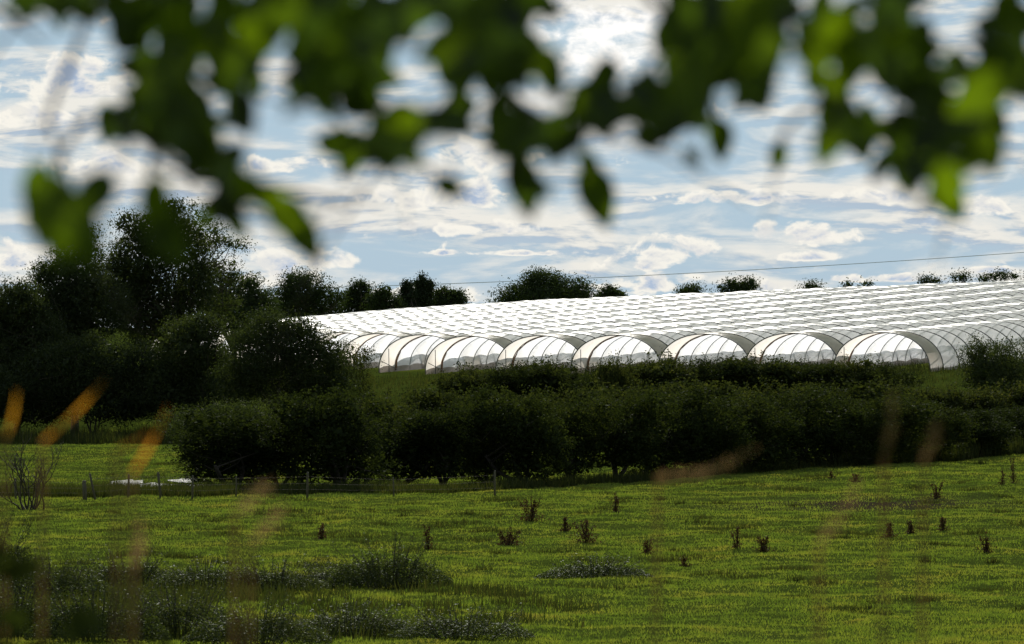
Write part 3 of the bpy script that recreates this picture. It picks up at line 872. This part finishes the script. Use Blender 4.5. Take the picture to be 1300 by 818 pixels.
back = [(px + random.uniform(-12, 12), D + random.uniform(-7, 7), h * random.uniform(.8, 1.15)) for px, D, h in back]
front = [(px + random.uniform(-15, 15), D + random.uniform(-7, 4), h * random.uniform(.8, 1.3)) for px, D, h in front]
for row, nm in ((back, 'back'), (front, 'front')):
    for i, (px, D, h) in enumerate(row):
        lm, tm = BV[(i * 3 + (nm == 'front')) % 4]
        pos = (words[i] + ' from the left') if i <= len(row) // 2 else (words[len(row) - 1 - i] + ' from the right')
        pos = pos.replace('first from the', 'last at the')
        tall = 'tall' if h > 1.2 else ('middling' if h > .85 else 'low')
        o = empty('bramble_bush', gx(px, D), f'{tall} bramble patch in the {nm} bottom row, {pos}', 'bramble', 'bramble patches along the bottom', rz=random.uniform(-.5, .5))
        for n_, me in (('foliage', lm), ('stem', tm)):
            c = obj(n_, me, o); c.scale = (1.0, 1, h / 1.5)

# ------------------------------------------------------------------ overhead cable
def cable():
    pts = []
    key = [(-900, 352, 800), (-300, 366, 805), (100, 369.5, 810), (385, 367.5, 815), (500, 364, 818), (752, 355, 822), (900, 347.3, 825), (1300, 318.5, 832), (1800, 275, 840), (2300, 224, 850)]
    kx = [k[0] for k in key]
    co = np.polyfit([k[0] for k in key], [k[1] for k in key], 3)
    for x in np.linspace(-900, 2300, 60):
        y = float(np.interp(x, kx, [k[1] for k in key])) if False else float(np.polyval(co, x))
        D = float(np.interp(x, kx, [k[2] for k in key]))
        pts.append(W(x, y, D))
    o = empty('power_line', gx(2300, 850), 'thin overhead cable crossing the sky above the tunnels', 'power line')
    mb = MB(); mb.tube([p - o.location for p in pts], .034, 5)
    obj('cable', mb.mesh('cable', M['cable']), o)
    for q in (pts[0], pts[-1]):     # wooden poles well outside the frame
        g = Vector((q.x, q.y, float(gz(q.x, q.y)))) - o.location
        mb = MB(); mb.tube([g - Vector((0, 0, .5)), q - o.location + Vector((0, 0, .4))], [.16, .11], 8)
        mb.box(q - o.location + Vector((0, 0, .05)), (1.4, .12, .12))
        obj('pole', mb.mesh('pole', M['bark']), o)
cable()

# small white board caught in the scrub
mb = MB(); mb.box((0, 0, .1), (.7, .04, .14)); mb.tube([(-.3, .05, -3), (-.3, .05, .15)], .03, 5); mb.tube([(.3, .05, -3), (.3, .05, .15)], .03, 5)
p = W(632, 509, 405)
o = obj('white_board', mb.mesh('white_board', M['white'], False), None, p); tag(o, 'tiny white board showing among the scrub behind the near hedge', 'board')

# ------------------------------------------------------------------ overhanging branch with out-of-focus leaves
def leaf_geo(L, Wd):
    """one ovate leaf lying along +y, folded on the midrib; returns verts, faces"""
    n = 7; V = []; Fc = []
    for i in range(n + 1):
        t = i / n
        w = Wd * .5 * (math.sin(math.pi * min(1, t ** .8)) ** .8) * (1 - .15 * t) if 0 < i < n else .001
        y = L * t; z = -.10 * L * t * t
        V += [(-w, y, z + w * .25), (0, y, z), (w, y, z + w * .25)]
    for i in range(n):
        a = i * 3
        Fc += [(a, a + 1, a + 4, a + 3), (a + 1, a + 2, a + 5, a + 4)]
    return np.array(V), np.array(Fc)

def canopy():
    rng = np.random.default_rng(909)
    base = Vector((2.3, 8.0, float(gz(2.3, 8.0))))
    T = empty('overhanging_tree', base, 'dark leafy branches hanging down out of focus across the top of the view', 'tree')
    V = []; Fc = []; nv = 0; stalk = MB()
    LV, LF = leaf_geo(1, .62)
    sets = {'left': [], 'mid': [], 'right': []}
    lighter = {'left': [], 'mid': [], 'right': []}  # leaves that take the painted sunlit colour
    def leaf(px, py, D, L, ang, tilt=None, wid=1.0, roll=None, bright=False):
        """ang: direction of the tip, degrees clockwise from straight down as seen from the front"""
        p = W(px, py, D)
        a = R(ang)
        y = Vector((-math.sin(a), 0, -math.cos(a)))
        tl = rng.normal() * .45 if tilt is None else tilt
        y = (y + Vector((0, tl, 0))).normalized()
        nrm = Vector((0, -1, 0)); nrm = (nrm - y * nrm.dot(y)).normalized()
        rl = rng.normal() * .6 if roll is None else roll
        nrm = (Matrix.Rotation(rl, 3, y) @ nrm)
        x = y.cross(nrm)
        c = p - y * (L * .5)
        Q = np.array([[*x], [*y], [*nrm]])
        P = (LV * np.array([L * wid, L, L])) @ Q + np.array(c)
        key = 'left' if px < 470 else ('mid' if px < 880 else 'right')
        (lighter if bright else sets)[key].append((P, c, y, L))
    # blobs of foliage: (cx, cy, rx, ry, n)
    blobs = [
     (110, -10, 70, 34, 12), (20, 12, 30, 30, 3), (200, 20, 55, 55, 18), (205, 105, 42, 60, 22), (235, 165, 45, 42, 18), (165, 165, 36, 18, 6),
     (300, 30, 50, 60, 16), (300, 105, 28, 60, 12), (270, 215, 34, 26, 7), (290, 270, 24, 24, 5), (395, 15, 60, 40, 16), (405, 88, 38, 50, 12),
     (460, 30, 50, 55, 16), (455, 105, 42, 42, 12), (520, 60, 30, 40, 0), (540, 5, 50, 24, 9), (585, 70, 50, 36, 12), (530, 105, 34, 22, 0),
     (500, 178, 34, 26, 9), (437, 195, 14, 26, 3), (560, 150, 40, 14, 6), (620, 40, 55, 60, 18), (668, 40, 42, 60, 16), (640, 110, 34, 40, 9),
     (650, 170, 26, 40, 8), (700, 172, 26, 18, 5), (775, 135, 45, 30, 12), (760, 105, 18, 18, 3), (830, 140, 48, 28, 12), (885, 60, 44, 70, 20),
     (870, 130, 42, 36, 10), (935, 60, 50, 70, 20), (965, 95, 30, 36, 6), (985, 20, 24, 34, 5), (1060, 45, 42, 40, 12), (1120, 60, 46, 52, 16),
     (1165, 85, 36, 48, 12), (1050, 110, 30, 16, 3), (1062, 160, 26, 34, 7), (1120, 180, 42, 34, 10), (1175, 170, 40, 34, 8), (1200, 225, 26, 36, 6),
     (1160, 215, 28, 18, 4), (1240, 165, 34, 26, 5), (1285, 60, 34, 80, 16), (1262, 100, 26, 22, 3), (1180, 130, 28, 20, 5), (1230, 85, 24, 12, 3)]
    blobs += [(430, 20, 110, 40, 14), (640, 25, 70, 50, 10), (885, 25, 60, 50, 10), (265, 60, 80, 60, 10), (1100, 20, 80, 36, 8), (120, 5, 60, 22, 5)]
    for cx, cy, rx, ry, n in blobs:
        for i in range(int(n * 1.45)):
            a = rng.uniform(0, 6.28); r = math.sqrt(rng.random())
            leaf(cx + rx * r * math.cos(a) * .9, cy + ry * r * math.sin(a) * .9, rng.uniform(6.3, 8.6), rng.uniform(.034, .060), rng.normal() * 45, wid=rng.uniform(.8, 1.1))
    # the rest of the crown above the view, which keeps the hanging leaves in its shade
    for i in range(7500):
        D = rng.uniform(6.4, 13); zb = CZ + D * .0453 + .10
        p = Vector((rng.uniform(-1.5, 2.2), D, zb + 2.6 * rng.random() ** 1.6))
        leaf(650 + F * p.x / D, 409 - F * (p.z - CZ) / D, D, rng.uniform(.06, .10), rng.normal() * 60)
    # leaves that can be told apart
    singles = [(62, 268, 6.6, .075, 15), (50, 262, 6.8, .055, 25), (78, 250, 6.7, .05, -50), (106, 305, 6.2, .055, -10), (202, 285, 6.4, .066, 5), (92, 285, 6.3, .05, -30),
      (384, 300, 7.6, .072, -38), (352, 262, 7.5, .05, -45), (665, 238, 7.6, .075, -18), (655, 215, 7.4, .06, 5), (688, 240, 7.4, .03, -30), (758, 250, 8.2, .082, -22), (750, 215, 8.0, .05, -10),
      (572, 238, 7.6, .045, -62), (914, 178, 8.4, .058, -3), (988, 200, 8.8, .042, 6), (1256, 190, 7.2, .06, -12), (1222, 175, 7.2, .055, -60), (1198, 252, 7.5, .05, -25),
      (1215, 262, 7.6, .04, -10), (880, 200, 7.4, .03, -45), (818, 180, 7.6, .04, -50), (442, 205, 7.4, .045, 20), (520, 195, 7.3, .045, -30), (1045, 195, 7.4, .035, 10), (500, 155, 7.2, .06, 60), (950, 30, 6.4, .09, 10), (968, 60, 6.6, .08, 15)]
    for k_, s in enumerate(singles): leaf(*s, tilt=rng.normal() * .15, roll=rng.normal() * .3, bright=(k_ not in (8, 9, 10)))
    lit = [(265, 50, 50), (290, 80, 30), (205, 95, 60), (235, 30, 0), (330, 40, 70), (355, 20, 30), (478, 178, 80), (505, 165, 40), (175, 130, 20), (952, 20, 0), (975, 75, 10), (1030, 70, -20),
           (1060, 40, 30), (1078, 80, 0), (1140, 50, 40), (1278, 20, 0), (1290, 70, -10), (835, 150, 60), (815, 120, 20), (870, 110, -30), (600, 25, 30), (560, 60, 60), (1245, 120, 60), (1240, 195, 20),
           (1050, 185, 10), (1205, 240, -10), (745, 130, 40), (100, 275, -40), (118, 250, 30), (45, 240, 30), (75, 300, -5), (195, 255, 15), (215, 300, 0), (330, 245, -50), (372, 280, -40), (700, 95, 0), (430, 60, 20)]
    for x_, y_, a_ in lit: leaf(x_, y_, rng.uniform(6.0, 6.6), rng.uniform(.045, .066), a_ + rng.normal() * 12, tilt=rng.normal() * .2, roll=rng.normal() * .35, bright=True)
    # limbs: a trunk outside the frame, one limb crossing above, then drooping branches
    tr = MB()
    tp = Vector((2.2, 7.8, 11.2)) - base
    tr.tube([(0, 0, -.3), (0, 0, .6), Vector((-.05, -.1, 2.2)), tp], [.30, .22, .17, .13], 10)
    obj('trunk', tr.mesh('trunk', M['bark']), T)
    up = MB(); hubs = {}
    hubs['right'] = W(1080, -120, 7.6); hubs['mid'] = W(690, -150, 7.5); hubs['left'] = W(260, -130, 7.3)
    pth = [tp + base, Vector((1.3, 7.8, 10.4)), hubs['right'] + Vector((.1, 0, .12)), hubs['mid'] + Vector((0, 0, .06)), hubs['left'], W(-250, -30, 7.0), W(-700, 120, 6.8)]
    up.tube([p - base for p in pth], [.11, .06, .035, .026, .018, .012, .006], 8)
    obj('limb', up.mesh('limb', M['darkbark']), T)
    hang = {'left': [[(260, -130), (250, 0), (215, 120), (245, 190), (300, 262), (392, 300)], [(200, -110), (120, 0), (60, 150), (90, 240), (104, 300)], [(150, 150), (250, 230), (340, 235), (420, 255), (440, 262)], [(300, -120), (380, 10), (420, 110), (437, 190)], [(215, 120), (190, 210), (200, 270)], [(-100, -60), (20, 30), (60, 60)], [(110, 150), (80, 190), (62, 250)]],
            'mid': [[(690, -150), (620, 0), (640, 120), (655, 215)], [(600, -130), (500, 0), (470, 110), (500, 180), (570, 235), (592, 250)], [(640, 120), (720, 165), (752, 215)], [(720, -130), (860, 40), (790, 130), (735, 160)], [(640, 60), (575, 110), (560, 150)]],
            'right': [[(1080, -120), (940, 0), (900, 90), (912, 150)], [(1080, -120), (1120, 40), (1160, 140), (1190, 200), (1210, 262)], [(1120, 60), (1060, 110), (1000, 160), (988, 185)], [(1160, 140), (1220, 160), (1252, 180)], [(1300, -100), (1290, 40), (1270, 110), (1240, 150)], [(1000, -110), (985, 20), (1062, 150)]]}
    for key in ('left', 'mid', 'right'):
        mb = MB()
        for path in hang[key]:
            n = len(path); pts = []
            for i, (x, y) in enumerate(path): pts.append(W(x, y, 7.45 + .15 * math.sin(i * 1.3 + x)) - base)
            for _q in range(2):      # side twigs
                a_ = pts[rng.integers(1, n)]; e_ = a_ + Vector((rng.normal() * .09, rng.normal() * .05, -abs(rng.normal()) * .07))
                mb.tube([a_, a_.lerp(e_, .5) + Vector((0, 0, .012)), e_], [.0022, .0016, .0008], 4, cap=False)
            mb.tube(pts, [.0055 * (1 - .75 * i / (n - 1)) for i in range(n)], 5, cap=False)
        b = obj('branch', mb.mesh('branch', M['darkbark']), T)
        V = []; Fc = []; st = MB()
        for j, (P, c, y, L) in enumerate(sets[key]):
            V.append(P - np.array(base)); Fc.append(LF + j * len(LV))
            st.tube([c - base - y * (L * .35) + Vector((0, 0, L * .15)), c - base], .0009, 4, cap=False)
        obj('foliage', mkmesh('foliage', np.concatenate(V), np.concatenate(Fc), M['near'], smooth=True), b)
        for (P, c, y, L) in lighter[key]:
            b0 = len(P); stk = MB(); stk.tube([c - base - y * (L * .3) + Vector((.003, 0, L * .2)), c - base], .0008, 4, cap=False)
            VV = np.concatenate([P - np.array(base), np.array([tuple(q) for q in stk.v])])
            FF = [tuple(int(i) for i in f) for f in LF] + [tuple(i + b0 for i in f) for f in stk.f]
            obj('leaf', mkmesh('leaf', VV, FF, M['lighter'], smooth=True), b)
canopy()

# ------------------------------------------------------------------ tall grass stems close to the lens
def stem_thing(i, px0, py0, px1, py1, D, wd, kind, lab, bend=0):
    D = D + (4.6 if kind == 'head' else 2.2)
    rng = np.random.default_rng(800 + i)
    tip = W(px1, py1, D); low = W(px0, py0, D)
    g = Vector((low.x + (low.x - tip.x) * .15, D, float(gz(low.x, D))))
    name = 'reed' if kind == 'reed' else 'grass_stem'
    o = empty(name, g, lab, 'reed' if kind == 'reed' else 'grass stem', 'tall grasses in front of the lens')
    mb = MB(); side = (tip - low).length
    pts = [Vector((0, 0, -.05)), (low - g) * .5 + Vector((0, 0, .05)), low - g]
    mb.tube(pts, [.004, .0035, .0028], 5, cap=False)
    obj('stem', mb.mesh('stem', M['seed']), o)
    V = []; Fc = []
    if kind == 'reed':
        n = 10; ax = (tip - low)
        perp = Vector((ax.z, 0, -ax.x)).normalized()
        for k in range(n + 1):
            t = k / n; w = wd * math.sin(math.pi * min(1, .08 + .92 * t) ** .8) * .5 + .0003
            c = low.lerp(tip, t) - g + perp * (bend * 4 * t * (1 - t)) + Vector((0, .02 * t, 0))
            V += [tuple(c - perp * w), tuple(c + perp * w)]
        for k in range(n): Fc.append((2 * k, 2 * k + 1, 2 * k + 3, 2 * k + 2))
        obj('blade', mkmesh('blade', np.array(V), Fc, M['reed']), o)
    else:
        n = 150; t = rng.random(n)
        ax = (tip - low); perp = Vector((ax.z, 0, -ax.x)).normalized()
        env = np.sin(np.pi * np.clip(t, .03, 1)) ** .6
        P = np.array([tuple(low.lerp(tip, float(a)) - g + perp * (bend * 4 * a * (1 - a))) for a in t]) + rng.normal(size=(n, 3)) * (wd * .32 * env)[:, None]
        obj('seed_head', leaves_mesh('seed_head', P, .006, M['seed'], rng, aspect=.4), o)
stems = [
 (6, 560, 20, 496, 7.6, .0038, 'reed', 'short orange reed tip at the left edge'),
 (55, 560, 132, 482, 7.4, .0038, 'reed', 'yellow green reed blade bending right below the dark trees'),
 (168, 600, 212, 518, 7.2, .0038, 'reed', 'orange reed blade over the sunlit far pasture'),
 (148, 570, 190, 548, 7.0, .004, 'reed', 'faint upright reed left of the orange blade'),
 (298, 650, 345, 610, 5.0, .018, 'head', 'brown blurred grass head left of the dock plants'),
 (318, 690, 362, 640, 4.8, .016, 'head', 'lower brown blurred grass head beside the first'),
 (170, 720, 180, 660, 4.6, .012, 'head', 'upright dim grass head above the left brambles'),
 (835, 605, 962, 568, 5.6, .015, 'head', 'pale arched seed head in front of the hedge'),
 (1122, 580, 1134, 500, 4.8, .010, 'head', 'faint upright grass head before the right of the hedge'),
 (1172, 585, 1190, 535, 4.9, .012, 'head', 'brownish grass head right of the faint upright one'),
 (1040, 690, 1090, 610, 4.4, .012, 'head', 'very faint slanting grass head over the mud'),
]
for i, s in enumerate(stems):
    stem_thing(i, *s, bend=(.012 if i == 7 else .003))

# dark out-of-focus shrub closing the lower left corner
def near_shrub():
    rng = np.random.default_rng(31)
    g = Vector((-.66, 9.0, float(gz(-.66, 9)))); o = empty('near_shrub', g, 'dark out of focus shrub in the lower left corner', 'shrub')
    LV, LF = leaf_geo(1, .6); V = []; Fc = []; j = 0; mb = MB()
    for i in range(420):
        x = rng.normal() * .13; y = rng.normal() * .14; z = rng.random() ** .5
        ztop = 8.72 - g.z - 1.0 * max(0, x + .06) - .1 * abs(rng.normal())
        c = Vector((x, y, z * ztop))
        a = Vector(rng.normal(size=3)).normalized(); n_ = a.orthogonal().normalized(); n_ = Matrix.Rotation(rng.uniform(0, 6), 3, a) @ n_
        Q = np.array([[*a.cross(n_)], [*a], [*n_]]); V.append((LV * .06) @ Q + np.array(c)); Fc.append(LF + j * len(LV)); j += 1
    for i in range(9):
        t = Vector((rng.normal() * .12, rng.normal() * .12, rng.uniform(.8, 1.3))); mb.tube([(0, 0, -.05), t * .5 + Vector((.03, 0, 0)), t], [.008, .006, .003], 5, cap=False)
    obj('foliage', mkmesh('foliage', np.concatenate(V), np.concatenate(Fc), M['haw']), o); obj('stem', mb.mesh('stem', M['darkbark']), o)
near_shrub()

# ------------------------------------------------------------------ sky
SUN_EL, SUN_AZ = 26.0, -0.5
CUMULI = [(795, 338, 48, 14), (852, 322, 50, 24), (1005, 303, 78, 20), (1030, 327, 44, 8), (835, 362, 64, 16), (560, 252, 110, 26), (600, 292, 84, 14),
          (345, 352, 60, 34), (410, 335, 40, 20), (100, 112, 95, 34), (30, 150, 70, 22), (1262, 266, 70, 15), (140, 215, 90, 22), (20, 330, 60, 24), (640, 322, 110, 5),
          (700, 372, 110, 12), (520, 380, 80, 16), (930, 255, 90, 12), (1120, 355, 80, 7), (1270, 345, 60, 6), (980, 372, 60, 14), (620, 200, 60, 30), (350, 212, 60, 14), (1120, 250, 60, 18)]
def world():
    w = bpy.data.worlds.new('World'); S.world = w; w.use_nodes = True
    nt = w.node_tree; nt.nodes.clear(); L = nt.links.new
    out = N(nt, 'ShaderNodeOutputWorld'); bg = N(nt, 'ShaderNodeBackground'); bg.inputs[1].default_value = .05
    sky = N(nt, 'ShaderNodeTexSky', sky_type='NISHITA'); sky.sun_disc = False
    sky.sun_elevation = R(SUN_EL); sky.sun_rotation = R(SUN_AZ); sky.air_density = 1.0; sky.dust_density = .6; sky.ozone_density = 2
    tc = N(nt, 'ShaderNodeTexCoord'); sp = N(nt, 'ShaderNodeSeparateXYZ'); L(tc.outputs['Generated'], sp.inputs[0])
    def math_(op, a, b=None, c=None):
        n = N(nt, 'ShaderNodeMath', operation=op)
        for i, v in enumerate((a, b, c)):
            if v is None: continue
            if isinstance(v, (int, float)): n.inputs[i].default_value = v
            else: L(v, n.inputs[i])
        return n.outputs[0]
    az = math_('MULTIPLY', math_('ARCTAN2', sp.outputs[0], sp.outputs[1]), 90.28)
    el = math_('MULTIPLY', math_('ARCSINE', sp.outputs[2]), 90.28)
    def noise(su, sv, ou, ov, detail, rough, dist=0.0, zz=0.0):
        cb = N(nt, 'ShaderNodeCombineXYZ')
        L(math_('MULTIPLY_ADD', az, su, ou), cb.inputs[0]); L(math_('MULTIPLY_ADD', el, sv, ov), cb.inputs[1]); cb.inputs[2].default_value = zz
        n = N(nt, 'ShaderNodeTexNoise'); n.inputs['Scale'].default_value = 1; n.inputs['Detail'].default_value = detail
        n.inputs['Roughness'].default_value = rough; n.inputs['Distortion'].default_value = dist
        L(cb.outputs[0], n.inputs['Vector']); return n.outputs['Fac']
    def smooth(x, lo, hi, a=0.0, b=1.0):
        m = N(nt, 'ShaderNodeMapRange', interpolation_type='SMOOTHSTEP'); L(x, m.inputs[0])
        for i, q in enumerate((lo, hi, a, b)): m.inputs[i + 1].default_value = q
        return m.outputs[0]
    def mixc(f, c1, c2):
        m = N(nt, 'ShaderNodeMix', data_type='RGBA')
        for i, q in ((0, f), (6, c1), (7, c2)):
            if isinstance(q, tuple): m.inputs[i].default_value = (*q, 1)
            elif isinstance(q, float): m.inputs[i].default_value = q
            else: L(q, m.inputs[i])
        return m.outputs[2]
    # clear air: the Nishita sky washed with thin high vapour
    dim = N(nt, 'ShaderNodeVectorMath', operation='SCALE'); L(sky.outputs[0], dim.inputs[0]); dim.inputs[3].default_value = .16
    air = mixc(.70, dim.outputs[0], (5.6, 8.3, 10.6))
    # long streaks of thin cloud, closing up towards the horizon
    st = noise(.50, 2.3, 3.1, 1.7, 10, .58, .4)
    st2 = noise(.50, 2.3, 3.1, 1.90, 10, .58, .4)
    big = noise(.20, .9, 7.3, 2.2, 4, .5, 0, 5.0)
    dn = math_('MULTIPLY_ADD', math_('SUBTRACT', st, .5), .8, math_('MULTIPLY', math_('SUBTRACT', big, .5), .5))
    m1 = smooth(dn, -.11, .12)
    sh1 = smooth(math_('SUBTRACT', st2, st), -.08, .11)
    c1 = ramp(nt, sh1, [(.2, (10.6, 10.1, 9.1)), (.55, (8.6, 8.5, 8.1)), (.9, (5.2, 6.1, 7.3))])
    lay1 = mixc(math_('MULTIPLY', m1, .88), air, c1)
    # heaped cumulus with bright rims and blue grey hearts
    pf = noise(1.9, 3.0, 1.3, 4.4, 9, .57, .3, 2.0)
    pf2 = noise(1.9, 3.0, 1.3, 4.7, 9, .57, .3, 2.0)
    fld = None
    for (px, py, rx, ry) in CUMULI:
        dx = math_('MULTIPLY', math_('SUBTRACT', az, (px - 650) / 100), 100 / rx)
        dy = math_('MULTIPLY', math_('SUBTRACT', el, (409 - py) / 100), 100 / ry)
        dyn = math_('MULTIPLY', math_('MINIMUM', dy, 0.0), 1.9)      # flat bases: the lower half falls off faster
        dy = math_('ADD', math_('MAXIMUM', dy, 0.0), dyn)
        q = math_('SUBTRACT', 1.0, math_('ADD', math_('MULTIPLY', dx, dx), math_('MULTIPLY', dy, dy)))
        fld = q if fld is None else math_('SMOOTH_MAX', fld, q, .3)
    fld = math_('MAXIMUM', fld, -1.2)
    f2 = math_('MULTIPLY_ADD', math_('SUBTRACT', pf, .5), 4.6, math_('MULTIPLY_ADD', fld, .62, .04))
    m2 = smooth(f2, -.05, .48)
    heart = smooth(f2, .35, 1.25)
    sh2 = smooth(math_('SUBTRACT', pf2, pf), -.08, .09)
    c2 = ramp(nt, math_('ADD', math_('MULTIPLY', heart, .68), math_('MULTIPLY', sh2, .45)), [(.15, (11.0, 10.6, 9.6)), (.45, (9.2, 9.1, 8.8)), (.8, (5.0, 6.1, 7.9))])
    lay2 = mixc(math_('MULTIPLY', m2, .95), lay1, c2)
    # dazzling thin cloud below the sun
    gx_ = math_('MULTIPLY', math_('SUBTRACT', az, 1.2), .8); gy_ = math_('MULTIPLY', math_('SUBTRACT', el, 3.6), .8)
    gl = math_('SUBTRACT', 1.0, math_('ADD', math_('MULTIPLY', gx_, gx_), math_('MULTIPLY', gy_, gy_)))
    gl = math_('MULTIPLY', smooth(gl, -.6, 1.0), smooth(pf, .38, .60, .1, 1.0))
    mixs_out = mixc(gl, lay2, (12.6, 12.3, 11.8))
    # clouds and air glow towards the sun and are dull on the far side of the sky
    dp = N(nt, 'ShaderNodeVectorMath', operation='DOT_PRODUCT'); L(tc.outputs['Generated'], dp.inputs[0])
    dp.inputs[1].default_value = (math.sin(R(SUN_AZ)) * math.cos(R(SUN_EL)), math.cos(R(SUN_AZ)) * math.cos(R(SUN_EL)), math.sin(R(SUN_EL)))
    fo = N(nt, 'ShaderNodeMapRange'); L(dp.outputs['Value'], fo.inputs[0]); fo.inputs[1].default_value = -.3; fo.inputs[2].default_value = .93; fo.inputs[3].default_value = .5; fo.inputs[4].default_value = 1.0
    vm = N(nt, 'ShaderNodeVectorMath', operation='SCALE'); L(mixs_out, vm.inputs[0]); L(fo.outputs[0], vm.inputs[3])
    L(vm.outputs[0], bg.inputs[0]); L(bg.outputs[0], out.inputs[0])
world()

sl = bpy.data.lights.new('sun', 'SUN'); sl.energy = 4.6; sl.angle = R(.5); sl.color = (1, .95, .87)
so = bpy.data.objects.new('sun', sl); COL.objects.link(so)
sd = Vector((math.sin(R(SUN_AZ)) * math.cos(R(SUN_EL)), math.cos(R(SUN_AZ)) * math.cos(R(SUN_EL)), math.sin(R(SUN_EL))))
so.rotation_euler = sd.to_track_quat('Z', 'Y').to_euler(); so.location = (0, 100, 60)

cam = bpy.data.cameras.new('camera'); co = bpy.data.objects.new('camera', cam); COL.objects.link(co)
co.location = (0, 0, CZ); co.rotation_euler = (R(90), 0, 0)
cam.sensor_width = 36; cam.lens = 250; cam.clip_start = .1; cam.clip_end = 20000
cam.dof.use_dof = True; cam.dof.focus_distance = 460; cam.dof.aperture_fstop = 250 / 24.0 / 1.0
S.camera = co
S.render.engine = 'CYCLES'
S.view_settings.view_transform = 'Standard'; S.view_settings.look = 'None'; S.view_settings.gamma = 1
S.view_settings.exposure = 0.8
S.cycles.max_bounces = 8; S.cycles.transparent_max_bounces = 24; S.cycles.diffuse_bounces = 3
S.cycles.transmission_bounces = 6; S.cycles.glossy_bounces = 3
